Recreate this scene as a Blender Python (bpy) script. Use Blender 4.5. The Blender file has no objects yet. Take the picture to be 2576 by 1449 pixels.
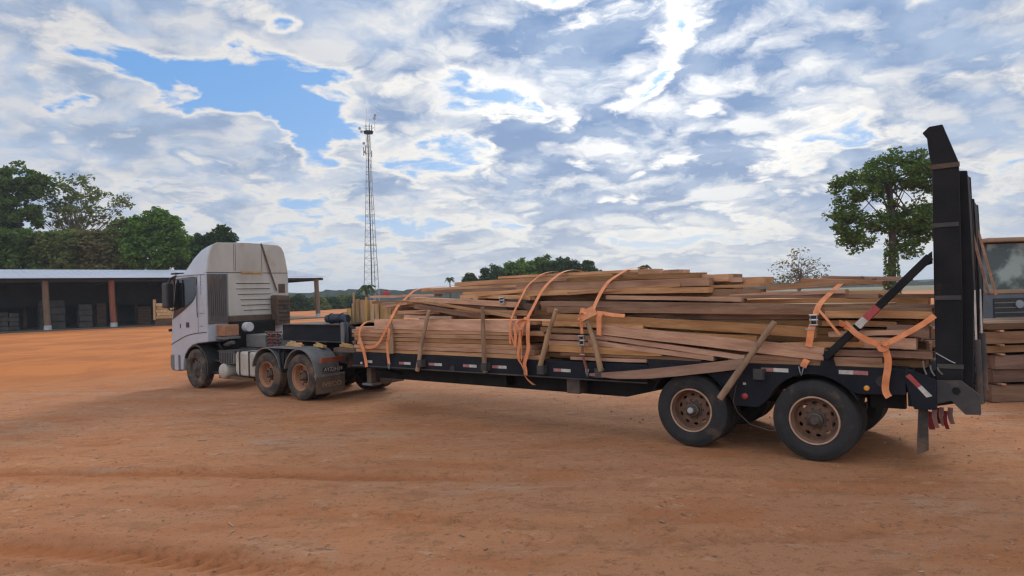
import bpy, bmesh, math, random
import numpy as np
from mathutils import Vector, Matrix
R = math.radians
rnd = random.Random(7)
scene = bpy.context.scene
col = scene.collection

# ------------------------------------------------------------------ camera
CAM_H, PITCH, ROLL = 2.261, R(.545), R(1.674)
FPX = 1700.0 / 2576.0                      # focal length in image widths
_f = Vector((0, math.cos(PITCH), math.sin(PITCH)))
_u0 = Vector((0, -math.sin(PITCH), math.cos(PITCH)))
_r0 = Vector((1, 0, 0))
_u = _u0 * math.cos(ROLL) + _r0 * math.sin(ROLL)
_r = _r0 * math.cos(ROLL) - _u0 * math.sin(ROLL)
cam_data = bpy.data.cameras.new('camera')
cam_data.sensor_width = 36.0
cam_data.lens = 36.0 * FPX
cam_data.clip_start = .1
cam_data.clip_end = 20000
cam = bpy.data.objects.new('camera', cam_data)
m = Matrix((_r, _u, -_f)).transposed().to_4x4()
m.translation = Vector((0, 0, CAM_H))
cam.matrix_world = m
col.objects.link(cam)
scene.camera = cam

def ray(px, py):                           # direction seen at a point of the photograph (2576 px wide)
    return _f + _r * ((px - 1288) / 1700.) - _u * ((py - 724.5) / 1700.)
def at(px, py, Y):
    d = ray(px, py)
    return Vector((0, 0, CAM_H)) + d * (Y / d.y)

# ------------------------------------------------------------------ sun and sky
SUN_AZ, SUN_EL = R(12.0), R(20.0)
sun_dir = Vector((math.sin(SUN_AZ) * math.cos(SUN_EL), math.cos(SUN_AZ) * math.cos(SUN_EL), math.sin(SUN_EL)))
sl = bpy.data.lights.new('sun', 'SUN')
sl.energy = 2.2
sl.angle = R(17)
sl.color = (1, .93, .82)
so = bpy.data.objects.new('sun', sl)
so.rotation_euler = sun_dir.to_track_quat('Z', 'Y').to_euler()
so.location = sun_dir * 60
col.objects.link(so)

scene.view_settings.view_transform = 'Standard'
scene.view_settings.look = 'None'
scene.view_settings.gamma = 1
scene.view_settings.exposure = .12
scene.render.engine = 'CYCLES'
scene.cycles.max_bounces = 4
scene.cycles.diffuse_bounces = 2
scene.cycles.glossy_bounces = 2
scene.cycles.use_adaptive_sampling = True
scene.cycles.adaptive_threshold = .025
scene.cycles.transmission_bounces = 3
scene.cycles.transparent_max_bounces = 6
scene.cycles.volume_bounces = 0
scene.cycles.caustics_reflective = False
scene.cycles.caustics_refractive = False
scene.cycles.use_denoising = True
scene.cycles.filter_width = 1.3
scene.cycles.sample_clamp_indirect = 4

SKY = .10
def build_world():
    w = bpy.data.worlds.new('World')
    scene.world = w
    w.use_nodes = True
    nt = w.node_tree
    nt.nodes.clear()
    N, Lk = nt.nodes.new, nt.links.new
    def mth(op, a, b=None, c=None, clamp=False):
        n = N('ShaderNodeMath'); n.operation = op; n.use_clamp = clamp
        for i, v in enumerate((a, b, c)):
            if v is None: continue
            if isinstance(v, (int, float)): n.inputs[i].default_value = v
            else: Lk(v, n.inputs[i])
        return n.outputs[0]
    def vec(op, a, b=None):
        n = N('ShaderNodeVectorMath'); n.operation = op
        for i, v in enumerate((a, b)):
            if v is None: continue
            if isinstance(v, (tuple, Vector)): n.inputs[i].default_value = v
            else: Lk(v, n.inputs[i])
        return n
    def mix(f, a, b):
        n = N('ShaderNodeMix'); n.data_type = 'RGBA'
        if isinstance(f, (int, float)): n.inputs[0].default_value = f
        else: Lk(f, n.inputs[0])
        for i, v in ((6, a), (7, b)):
            if isinstance(v, tuple): n.inputs[i].default_value = (*v, 1)
            else: Lk(v, n.inputs[i])
        return n.outputs[2]
    def sstep(v, lo, hi):
        n = N('ShaderNodeMapRange'); n.interpolation_type = 'SMOOTHSTEP'
        Lk(v, n.inputs[0]); n.inputs[1].default_value = lo; n.inputs[2].default_value = hi
        return n.outputs[0]
    tc = N('ShaderNodeTexCoord')
    d = vec('NORMALIZE', tc.outputs['Generated']).outputs[0]
    sx = N('ShaderNodeSeparateXYZ'); Lk(d, sx.inputs[0])
    z = mth('MAXIMUM', sx.outputs[2], 0.0)
    inv = mth('DIVIDE', 1.0, mth('ADD', z, .24))
    sc = vec('SCALE', d); Lk(inv, sc.inputs['Scale'])
    p = vec('MULTIPLY', sc.outputs[0], (1, 1, 0)).outputs[0]
    sp = Vector((sun_dir.x, sun_dir.y, 0)).normalized()
    def fbm(q, scale, det, rough, dist):
        a = N('ShaderNodeTexNoise'); a.inputs['Scale'].default_value = scale; a.inputs['Detail'].default_value = det
        a.inputs['Roughness'].default_value = rough; a.inputs['Distortion'].default_value = dist; Lk(q, a.inputs['Vector'])
        return a.outputs['Fac']
    wn = N('ShaderNodeTexNoise'); wn.inputs['Scale'].default_value = 4.5; wn.inputs['Detail'].default_value = 5; Lk(p, wn.inputs['Vector'])
    wv = vec('SUBTRACT', wn.outputs['Color'], (.5, .5, .5)).outputs[0]
    pw = vec('ADD', p, vec('MULTIPLY', wv, (.20, .20, 0)).outputs[0]).outputs[0]
    def clouds(off):
        q = vec('ADD', pw, (off.x + 3.1, off.y + 7.7, .4)).outputs[0]
        vo = N('ShaderNodeTexVoronoi'); vo.feature = 'SMOOTH_F1'; vo.inputs['Scale'].default_value = 2.9; vo.inputs['Smoothness'].default_value = .35; Lk(q, vo.inputs['Vector'])
        a = fbm(q, 1.5, 3, .5, .0); b = fbm(q, 6.0, 9, .60, .0)
        v1 = mth('MULTIPLY', mth('SUBTRACT', .52, vo.outputs['Distance']), .30)
        return mth('ADD', v1, mth('ADD', mth('MULTIPLY', a, .38), mth('MULTIPLY', b, .59)))
    D1, D2 = clouds(Vector((0, 0, 0))), clouds(sp * .10)
    # the larger clouds (+) and the larger openings (-) as the photograph shows them: x, y, weight, half width, half height
    bumps = [(230, 110, -.13, 130, 60), (400, 195, -.16, 130, 48), (560, 215, -.17, 120, 50), (690, 260, -.20, 80, 45), (775, 330, -.20, 42, 50), (815, 410, -.13, 40, 35),
             (130, 262, -.17, 90, 22), (745, 75, -.17, 45, 30), (1700, 60, -.15, 45, 50), (1635, 175, -.15, 45, 60), (1600, 245, -.12, 70, 35), (1740, 275, -.10, 60, 22),
             (1400, 325, -.06, 70, 22), (1560, 120, -.03, 60, 60),
             (60, 110, .12, 150, 60), (40, 235, .10, 130, 40), (265, 182, .22, 62, 26), (620, 205, .10, 24, 16), (440, 140, .10, 60, 16), (420, 55, .12, 150, 60), (620, 80, .11, 110, 60), (1000, 70, .13, 240, 90), (1300, 90, .13, 220, 90),
             (500, 310, .17, 200, 55), (690, 345, .10, 80, 45), (150, 340, .12, 190, 40), (1040, 310, .14, 200, 45), (1260, 305, .10, 120, 35), (2060, 130, .16, 260, 100), (2380, 90, .13, 220, 80),
             (2200, 290, .13, 240, 55), (1640, 345, .13, 200, 38), (1860, 355, .11, 130, 38), (1480, 480, .09, 240, 32), (2500, 330, .10, 120, 45), (700, 440, .09, 160, 35), (1800, 530, .06, 160, 25),
             (2120, 212, -.12, 90, 14), (2440, 190, -.15, 110, 18), (2280, 165, -.07, 40, 14), (1890, 300, -.08, 70, 18), (1860, 430, -.10, 60, 35), (2450, 350, -.06, 50, 40), (1100, 490, -.03, 60, 30), (1560, 415, -.06, 70, 16), (2270, 424, .11, 130, 32)]
    ws = N('ShaderNodeSeparateXYZ'); Lk(wv, ws.inputs[0])
    az = mth('MULTIPLY_ADD', ws.outputs[0], .20, mth('ARCTAN2', sx.outputs[0], sx.outputs[1])); el = mth('MULTIPLY_ADD', ws.outputs[1], .09, mth('ARCSINE', sx.outputs[2]))
    acc = None
    for bx, by, wt, hw, hh in bumps:
        c = ray(bx, by).normalized(); a0, e0 = math.atan2(c.x, c.y), math.asin(c.z)
        q = ray(bx + hw, by).normalized(); wa = abs(math.atan2(q.x, q.y) - a0); q = ray(bx, by - hh).normalized(); we = abs(math.asin(q.z) - e0)
        g1 = mth('MULTIPLY', mth('SUBTRACT', az, a0), 1 / wa); g2 = mth('MULTIPLY', mth('SUBTRACT', el, e0), 1 / we)
        r2 = mth('MULTIPLY_ADD', g1, g1, mth('MULTIPLY', g2, g2))
        g = mth('POWER', math.e, mth('MULTIPLY', r2, -.8))
        wt *= 1.5 if wt < 0 and bx < 900 else 1
        acc = mth('MULTIPLY', g, wt) if acc is None else mth('MULTIPLY_ADD', g, wt, acc)
    D = mth('ADD', mth('ADD', D1, mth('MULTIPLY', acc, .85)), .016)
    cover = sstep(D, .365, .455)
    tn = fbm(vec('ADD', p, (5.7, 1.2, 3.0)).outputs[0], 3.0, 3, .5, .1)
    thick = sstep(mth('MULTIPLY_ADD', tn, .16, mth('SUBTRACT', D, .08)), .445, .55)
    lit = mth('MULTIPLY_ADD', mth('SUBTRACT', D1, D2), 6.0, .12, clamp=True)
    sdot = vec('DOT_PRODUCT', d, tuple(sun_dir)).outputs['Value']
    near = mth('POWER', math.e, mth('MULTIPLY_ADD', sdot, 6.0, -6.0))
    near2 = mth('POWER', math.e, mth('MULTIPLY_ADD', sdot, 38.0, -38.0))
    k = 1 / SKY
    C = lambda r, g, b: (r * k, g * k, b * k)
    bright = mix(near, C(.66, .64, .64), C(.92, .90, .85))
    bright = mix(near2, bright, C(1.35, 1.32, 1.25))
    grey = mix(near, C(.29, .375, .52), C(.20, .32, .56))
    tone = sstep(fbm(vec('ADD', p, (1.7, 4.2, 2.0)).outputs[0], 4.5, 5, .55, .1), .38, .64)
    grey = mix(mth('MULTIPLY', tone, .75), grey, C(.43, .54, .72))
    front = sstep(sdot, .68, -.25)          # front-lit clouds out of view, made brighter to fill the shaded sides
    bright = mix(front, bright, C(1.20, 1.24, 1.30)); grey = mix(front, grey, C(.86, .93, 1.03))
    shade = mth('MULTIPLY', thick, mth('SUBTRACT', 1.0, mth('MULTIPLY', lit, .75)), clamp=True)
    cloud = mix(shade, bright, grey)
    sky = N('ShaderNodeTexSky'); sky.sky_type = 'NISHITA'; sky.sun_disc = False
    sky.sun_elevation = SUN_EL; sky.sun_rotation = SUN_AZ
    sky.air_density = 1.0; sky.dust_density = .3; sky.ozone_density = 1.6
    blue = mix(.7, sky.outputs[0], C(.12, .36, .80))
    blue = mix(near2, blue, C(.45, .70, .98))
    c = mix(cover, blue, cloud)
    hz = mth('POWER', math.e, mth('MULTIPLY', z, -11.0))
    warm = mix(near, C(.48, .56, .64), C(.80, .74, .62))
    c = mix(mth('MULTIPLY', hz, .72), c, warm)
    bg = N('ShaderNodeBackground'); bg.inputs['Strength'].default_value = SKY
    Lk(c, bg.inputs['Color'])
    out = N('ShaderNodeOutputWorld'); Lk(bg.outputs[0], out.inputs['Surface'])
    w.cycles.sampling_method = 'MANUAL'
    w.cycles.sample_map_resolution = 512
build_world()

# ------------------------------------------------------------------ materials
MATS = {}
def mat(name, c1, c2=None, scale=4, rough=.7, metal=0, bump=0, bscale=None, stretch=(1, 1, 1), dust=None, dust_amt=0, rand=0, spec=.5, coat=0, lo=.35, hi=.65, detail=6):
    M = bpy.data.materials.new(name); M.use_nodes = True
    nt = M.node_tree; N, Lk = nt.nodes.new, nt.links.new
    b = nt.nodes['Principled BSDF']
    b.inputs['Roughness'].default_value = rough
    b.inputs['Metallic'].default_value = metal
    b.inputs['Specular IOR Level'].default_value = spec
    b.inputs['Coat Weight'].default_value = coat
    tc = N('ShaderNodeTexCoord'); mp = N('ShaderNodeMapping'); Lk(tc.outputs['Object'], mp.inputs[0])
    mp.inputs['Scale'].default_value = stretch
    if rand:
        oi = N('ShaderNodeObjectInfo')
        ml = N('ShaderNodeMath'); ml.operation = 'MULTIPLY'; ml.inputs[1].default_value = 53; Lk(oi.outputs['Random'], ml.inputs[0])
        cb = N('ShaderNodeCombineXYZ'); Lk(ml.outputs[0], cb.inputs[0]); Lk(ml.outputs[0], cb.inputs[1])
        Lk(cb.outputs[0], mp.inputs['Location'])
    def noise(s, d=detail, r=.6):
        n = N('ShaderNodeTexNoise'); n.inputs['Scale'].default_value = s; n.inputs['Detail'].default_value = d
        n.inputs['Roughness'].default_value = r; Lk(mp.outputs[0], n.inputs[0]); return n.outputs['Fac']
    def rng(v, a, b_, c=0, e=1):
        n = N('ShaderNodeMapRange'); Lk(v, n.inputs[0]); n.inputs[1].default_value = a; n.inputs[2].default_value = b_
        n.inputs[3].default_value = c; n.inputs[4].default_value = e; return n.outputs[0]
    def mix(f, a, c, mode='MIX'):
        n = N('ShaderNodeMix'); n.data_type = 'RGBA'; n.blend_type = mode
        if isinstance(f, float): n.inputs[0].default_value = f
        else: Lk(f, n.inputs[0])
        for i, v in ((6, a), (7, c)):
            if isinstance(v, tuple): n.inputs[i].default_value = (*v, 1)
            else: Lk(v, n.inputs[i])
        return n.outputs[2]
    c = mix(rng(noise(scale), lo, hi), c1, c2 or c1)
    if dust:
        c = mix(rng(noise(scale * .37 + .6, 8, .7), .62 - dust_amt, .72 - dust_amt * .5, 0, .85), c, dust)
    if rand:
        hs = N('ShaderNodeHueSaturation'); Lk(c, hs.inputs['Color'])
        Lk(rng(oi.outputs['Random'], 0, 1, 1 - rand, 1 + rand), hs.inputs['Value'])
        m2 = N('ShaderNodeMath'); m2.operation = 'FRACT'
        m3 = N('ShaderNodeMath'); m3.operation = 'MULTIPLY'; m3.inputs[1].default_value = 7.31; Lk(oi.outputs['Random'], m3.inputs[0]); Lk(m3.outputs[0], m2.inputs[0])
        Lk(rng(m2.outputs[0], 0, 1, .82, 1.12), hs.inputs['Saturation'])
        Lk(rng(m2.outputs[0], 0, 1, .493, .506), hs.inputs['Hue'])
        c = hs.outputs[0]
    Lk(c, b.inputs['Base Color'])
    if bump:
        bp = N('ShaderNodeBump'); bp.inputs['Strength'].default_value = bump; bp.inputs['Distance'].default_value = .02
        Lk(noise(bscale or scale * 4), bp.inputs['Height']); Lk(bp.outputs[0], b.inputs['Normal'])
    MATS[name] = M
    return M
DUST = (.30, .15, .08)
mat('wood', (.49, .272, .152), (.31, .155, .084), 3.5, .85, bump=.5, bscale=16, stretch=(.4, 3, 3), rand=.42, spec=.2, dust=(.17, .09, .055), dust_amt=.06)
mat('wood_pale', (.56, .36, .17), (.38, .21, .09), 3, .8, bump=.3, bscale=14, stretch=(3, 3, .5), rand=.2, spec=.25)
mat('wood_stake', (.40, .26, .165), (.23, .15, .10), 4, .85, bump=.6, bscale=20, stretch=(2, 2, .6), rand=.15, spec=.2)
mat('wood_brown', (.21, .115, .068), (.12, .066, .04), 3, .85, bump=.4, stretch=(.4, 3, 3), rand=.3, spec=.2)
mat('wood_old', (.16, .095, .06), (.09, .055, .038), 3, .85, bump=.4, stretch=(.4, 3, 3), rand=.3, spec=.2)
mat('steel_black', (.012, .0125, .0145), (.02, .019, .02), 3, .6, bump=.15, bscale=30, dust=(.06, .036, .026), dust_amt=.05, spec=.12)
mat('steel_dusty', (.03, .03, .034), (.06, .05, .045), 3, .65, bump=.15, bscale=25, dust=(.16, .09, .055), dust_amt=.12)
mat('steel_navy', (.011, .013, .019), (.018, .020, .026), 2.5, .6, bump=.1, bscale=25, dust=(.05, .035, .028), dust_amt=.05, spec=.12)
mat('steel_bright', (.62, .62, .62), (.45, .44, .42), 5, .3, metal=.8)
mat('galvanised', (.32, .34, .37), (.22, .24, .27), 2, .5, metal=.4)
mat('rubber', (.024, .024, .026), (.036, .034, .033), 5, .85, bump=.3, bscale=45, dust=(.12, .075, .05), dust_amt=.06, spec=.3)
mat('rubber_dusty', (.045, .040, .038), (.07, .058, .05), 5, .9, bump=.3, bscale=45, dust=(.19, .12, .08), dust_amt=.14, spec=.2)
mat('rim_brown', (.20, .105, .064), (.12, .064, .04), 7, .7, bump=.2, bscale=30, dust=(.27, .155, .10), dust_amt=.05)
mat('rim_lip', (.50, .33, .23), (.36, .21, .14), 9, .55)
mat('rim_drive', (.36, .175, .095), (.27, .125, .065), 7, .75, bump=.2, bscale=30)
mat('hub_dark', (.04, .035, .032), (.10, .065, .045), 9, .6, bump=.3, bscale=40)
mat('paint_white', (.42, .44, .50), (.36, .375, .415), 1.5, .35, bump=.03, bscale=20, coat=.3, dust=(.36, .30, .25), dust_amt=.05)
mat('paint_dirty_warmlit', (.46, .435, .395), (.36, .325, .28), 1.6, .55, bump=.06, bscale=20, dust=(.34, .24, .16), dust_amt=.07, stretch=(1, 1, .45))  # real dirt, plus the warmer light on the cab's rear put into the colour
mat('plastic_ribbed', (.075, .068, .066), (.12, .10, .092), 5, .7, bump=.1, stretch=(2, 2, .3), dust=(.17, .11, .08), dust_amt=.05)
mat('plastic_black', (.014, .014, .016), (.022, .022, .024), 5, .5)
mat('plastic_grey', (.11, .11, .115), (.16, .15, .145), 4, .6, dust=(.24, .17, .12), dust_amt=.1)
mat('tank_white', (.46, .44, .40), (.35, .31, .265), 3, .45, dust=(.36, .25, .17), dust_amt=.12)
mat('rust_brown', (.12, .075, .05), (.075, .05, .038), 6, .85, bump=.3)
mat('glass_dark', (.012, .014, .017), None, 3, .06, spec=.6)
mat('glass_reflection', (.30, .36, .33), (.06, .085, .08), 1.6, .12, spec=.6, lo=.42, hi=.56)  # pale green reflections on the windscreen, put into the base colour
mat('lens_red', (.35, .035, .03), (.25, .025, .022), 6, .35)
mat('lens_rust', (.24, .075, .04), (.17, .05, .03), 6, .6)
mat('lens_amber', (.75, .33, .05), None, 4, .3)
mat('tape_red', (.42, .06, .06), (.30, .05, .05), 14, .5)
mat('tape_white', (.55, .54, .50), (.40, .36, .32), 14, .5)
mat('tape_pink', (.38, .17, .15), (.28, .10, .09), 14, .6)
mat('strap_orange', (.80, .285, .11), (.62, .20, .08), 9, .75, bump=.3, bscale=120, dust=(.72, .33, .17), dust_amt=.1)
mat('text_white', (.48, .47, .44), (.30, .28, .26), 30, .7)
mat('text_tan', (.36, .24, .14), (.22, .14, .085), 30, .8)
mat('text_blue', (.13, .19, .25), None, 30, .5)
mat('roof_metal', (.54, .58, .66), (.48, .52, .59), .6, .42, metal=.25)
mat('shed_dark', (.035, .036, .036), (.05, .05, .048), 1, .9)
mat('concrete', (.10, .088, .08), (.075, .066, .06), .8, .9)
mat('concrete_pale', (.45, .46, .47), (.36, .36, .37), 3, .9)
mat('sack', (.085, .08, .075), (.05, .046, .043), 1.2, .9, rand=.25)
mat('post_tan', (.20, .13, .085), (.14, .09, .06), 2, .85, stretch=(3, 3, .4))
mat('post_red', (.26, .085, .045), (.17, .06, .04), 2, .85, stretch=(3, 3, .4))
mat('bark', (.085, .065, .05), (.05, .04, .032), 3, .95, bump=.5, bscale=12)
mat('bark_pale', (.20, .17, .145), (.12, .10, .085), 3, .95)
mat('blue_paint', (.11, .12, .145), (.08, .085, .10), 3, .5, dust=(.2, .14, .10), dust_amt=.05)
mat('visor_tan', (.33, .20, .12), (.24, .15, .10), 3, .6)
mat('red_plastic', (.36, .045, .04), None, 3, .45)
mat('tarp_blue', (.02, .032, .06), (.012, .015, .022), 4, .6, bump=.6, bscale=9)
mat('cloth_red', (.30, .03, .035), (.20, .025, .03), 9, .9)
mat('cloth_pink', (.45, .28, .25), (.33, .2, .18), 9, .9)
mat('far_green', (.045, .062, .04), (.03, .045, .032), .25, 1, bump=0, spec=.1)

def leaf_mat(name, c1, c2):
    M = bpy.data.materials.new(name); M.use_nodes = True
    nt = M.node_tree; nt.nodes.clear(); N, Lk = nt.nodes.new, nt.links.new
    g = N('ShaderNodeNewGeometry'); mx = N('ShaderNodeMix'); mx.data_type = 'RGBA'
    mx.inputs[6].default_value = (*c1, 1); mx.inputs[7].default_value = (*c2, 1)
    Lk(g.outputs['Random Per Island'], mx.inputs[0])
    d = N('ShaderNodeBsdfDiffuse'); t = N('ShaderNodeBsdfTranslucent'); s = N('ShaderNodeMixShader'); s.inputs[0].default_value = .3
    Lk(mx.outputs[2], d.inputs[0]); Lk(mx.outputs[2], t.inputs[0]); Lk(d.outputs[0], s.inputs[1]); Lk(t.outputs[0], s.inputs[2])
    o = N('ShaderNodeOutputMaterial'); Lk(s.outputs[0], o.inputs[0]); MATS[name] = M
leaf_mat('leaf_mango', (.065, .135, .025), (.18, .30, .06))
leaf_mat('leaf_dark', (.055, .105, .025), (.14, .205, .045))
leaf_mat('leaf_olive', (.095, .13, .035), (.21, .24, .08))
leaf_mat('leaf_dry', (.13, .12, .05), (.24, .21, .09))
leaf_mat('leaf_far', (.035, .065, .03), (.08, .125, .045))

# ------------------------------------------------------------------ mesh helpers
TH = R(37.224)
ORIGIN = Vector((3.843, 8.734, 0))
TRUCK = Matrix.Translation(ORIGIN) @ Matrix.Rotation(math.pi - TH, 4, 'Z')
# the rig's own frame: s forward along the trailer from its rear axle, t across it from the near side, h up

def add_prop(o, label=None, cat=None, group=None, kind=None):
    if label: o['label'] = label
    if cat: o['category'] = cat
    if group: o['group'] = group
    if kind: o['kind'] = kind
    return o

class MB:
    def __init__(self, rig=True): self.v, self.f, self.rig = [], [], rig
    def P(self, p): return (p[0], -p[1], p[2]) if self.rig else tuple(p)
    def add(self, vs, fs):
        n = len(self.v); self.v += [self.P(p) for p in vs]; self.f += [tuple(i + n for i in f) for f in fs]
        return self
    def box(self, a0, a1, b0, b1, c0, c1):
        vs = [(x, y, z) for x in (a0, a1) for y in (b0, b1) for z in (c0, c1)]
        return self.add(vs, [(0, 1, 3, 2), (4, 6, 7, 5), (0, 4, 5, 1), (2, 3, 7, 6), (0, 2, 6, 4), (1, 5, 7, 3)])
    def prism(self, loop_a, loop_b):
        n = len(loop_a)
        return self.add(list(loop_a) + list(loop_b), [tuple(range(n)), tuple(range(2 * n - 1, n - 1, -1))] + [(i, (i + 1) % n, n + (i + 1) % n, n + i) for i in range(n)])
    def side(self, poly, t0, t1):           # outline in (s, h), thickness across
        return self.prism([(s, t0, h) for s, h in poly], [(s, t1, h) for s, h in poly])
    def back(self, poly, s0, s1):           # outline in (t, h), thickness along s
        return self.prism([(s0, t, h) for t, h in poly], [(s1, t, h) for t, h in poly])
    def bar(self, p, q, w, h, up=(0, 0, 1)):
        p, q = Vector(p), Vector(q); d = (q - p).normalized(); x = d.cross(Vector(up)).normalized() * w / 2; y = x.cross(d).normalized() * h / 2
        c = lambda o: [tuple(o + x + y), tuple(o - x + y), tuple(o - x - y), tuple(o + x - y)]
        return self.prism(c(p), c(q))
    def tube(self, pts, rad, n=8, caps=True):
        pts = [Vector(p) for p in pts]
        if not isinstance(rad, (list, tuple)): rad = [rad] * len(pts)
        rings = []
        ref = None
        for i, p in enumerate(pts):
            d = (pts[min(i + 1, len(pts) - 1)] - pts[max(i - 1, 0)]).normalized()
            if ref is None: ref = Vector((0, 0, 1)) if abs(d.z) < .9 else Vector((1, 0, 0))
            x = d.cross(ref).normalized(); y = x.cross(d).normalized(); ref = y
            rings.append([tuple(p + (x * math.cos(a) + y * math.sin(a)) * rad[i]) for a in (2 * math.pi * k / n for k in range(n))])
        vs = [v for r_ in rings for v in r_]; fs = []
        for i in range(len(rings) - 1):
            for k in range(n): fs.append((i * n + k, i * n + (k + 1) % n, (i + 1) * n + (k + 1) % n, (i + 1) * n + k))
        if caps: fs += [tuple(range(n)), tuple(range(len(vs) - 1, len(vs) - n - 1, -1))]
        return self.add(vs, fs)
    def lathe(self, cs, ch, prof, n=48, a0=0, a1=2 * math.pi, floor=None):   # axis across (t); prof = [(r, t)]
        full = abs(a1 - a0 - 2 * math.pi) < 1e-6; m_ = n if full else n + 1; vs, fs = [], []
        for r_, t in prof:
            for k in range(m_):
                a = a0 + (a1 - a0) * k / n
                h = ch + r_ * math.sin(a)
                if floor is not None: h = max(h, floor)
                vs.append((cs + r_ * math.cos(a), t, h))
        for i in range(len(prof) - 1):
            for k in range(n):
                k2 = (k + 1) % m_
                fs.append((i * m_ + k, i * m_ + k2, (i + 1) * m_ + k2, (i + 1) * m_ + k))
        return self.add(vs, fs)
    def ribbon(self, pts, wdir, width, thick=.004, wd=None):
        pts = [Vector(p) for p in pts]
        if len(pts) > 2:                     # smooth the path
            for _ in range(2):
                q = [pts[0]]
                for a, b in zip(pts, pts[1:]): q += [a * .75 + b * .25, a * .25 + b * .75]
                pts = q + [pts[-1]]
        vs, fs = [], []
        for i, p in enumerate(pts):
            d = (pts[min(i + 1, len(pts) - 1)] - pts[max(i - 1, 0)]).normalized()
            w0 = Vector(wdir)
            if wd: w0 = Vector(wdir).lerp(Vector(wd), i / (len(pts) - 1))
            x = (w0 - d * w0.dot(d)).normalized(); y = d.cross(x).normalized() * thick / 2; x = x * width / 2
            vs += [tuple(p + x + y), tuple(p - x + y), tuple(p - x - y), tuple(p + x - y)]
        for i in range(len(pts) - 1):
            for k in range(4): fs.append((i * 4 + k, i * 4 + (k + 1) % 4, i * 4 + 4 + (k + 1) % 4, i * 4 + 4 + k))
        n = len(vs); fs += [(0, 1, 2, 3), (n - 1, n - 2, n - 3, n - 4)]
        return self.add(vs, fs)
    def build(self, name, material, parent=None, smooth=False, bevel=0, seg=2, fix=True):
        me = bpy.data.meshes.new(name); me.from_pydata(self.v, [], self.f)
        if fix:
            bm = bmesh.new(); bm.from_mesh(me); bmesh.ops.recalc_face_normals(bm, faces=bm.faces); bm.to_mesh(me); bm.free()
        if smooth:
            me.shade_smooth(); me.set_sharp_from_angle(angle=R(38))
        me.materials.append(MATS[material] if isinstance(material, str) else material)
        o = bpy.data.objects.new(name, me); col.objects.link(o)
        if parent is not None: o.parent = parent
        elif self.rig: o.matrix_world = TRUCK
        if bevel:
            b = o.modifiers.new('bevel', 'BEVEL'); b.width = bevel; b.segments = seg; b.limit_method = 'ANGLE'; b.angle_limit = R(40)
        return o

def empty(name, mw, label, cat, group=None, parent=None):
    o = bpy.data.objects.new(name, None); o.empty_display_size = .3; col.objects.link(o)
    if parent is None: o.matrix_world = mw
    else: o.parent = parent
    return add_prop(o, label, cat, group)

def text_mesh(name, body, size, origin, xdir, ydir, material, parent, stretch=1.0, extrude=.003, rig=True):
    c = bpy.data.curves.new('t', 'FONT'); c.body = body; c.size = size; c.extrude = extrude; c.align_x = 'CENTER'; c.align_y = 'CENTER'; c.resolution_u = 2
    o = bpy.data.objects.new('t', c); col.objects.link(o)
    dg = bpy.context.evaluated_depsgraph_get(); me = bpy.data.meshes.new_from_object(o.evaluated_get(dg))
    bpy.data.objects.remove(o); bpy.data.curves.remove(c)
    fl = (lambda p: Vector((p[0], -p[1], p[2]))) if rig else Vector
    X, Y, O = fl(xdir), fl(ydir), fl(origin); Zd = X.cross(Y)
    for v in me.vertices: v.co = O + X * v.co.x * stretch + Y * v.co.y + Zd * v.co.z
    me.materials.clear(); me.materials.append(MATS[material]); me.name = name
    t = bpy.data.objects.new(name, me); col.objects.link(t)
    if parent: t.parent = parent
    return t

# ------------------------------------------------------------------ ground
_GRID = {}
def vnoise(x, y, seed):
    if seed not in _GRID: _GRID[seed] = np.random.RandomState(seed).rand(256, 256)
    g = _GRID[seed]
    xi, yi = np.floor(x).astype(int), np.floor(y).astype(int); fx, fy = x - xi, y - yi
    fx, fy = fx * fx * (3 - 2 * fx), fy * fy * (3 - 2 * fy)
    G = lambda a, b: g[a % 256, b % 256]
    return (G(xi, yi) * (1 - fx) + G(xi + 1, yi) * fx) * (1 - fy) + (G(xi, yi + 1) * (1 - fx) + G(xi + 1, yi + 1) * fx) * fy - .5
def axis(lo, hi, d0, d1, step, grow=1.16):
    a = list(np.arange(d0, d1, step)); s = step; v = a[-1]
    while v < hi: s *= grow; v += s; a.append(v)
    s = step; v = a[0]
    while v > lo: s *= grow; v -= s; a.insert(0, v)
    return np.array(a)
CT, ST = math.cos(TH), math.sin(TH)
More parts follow.
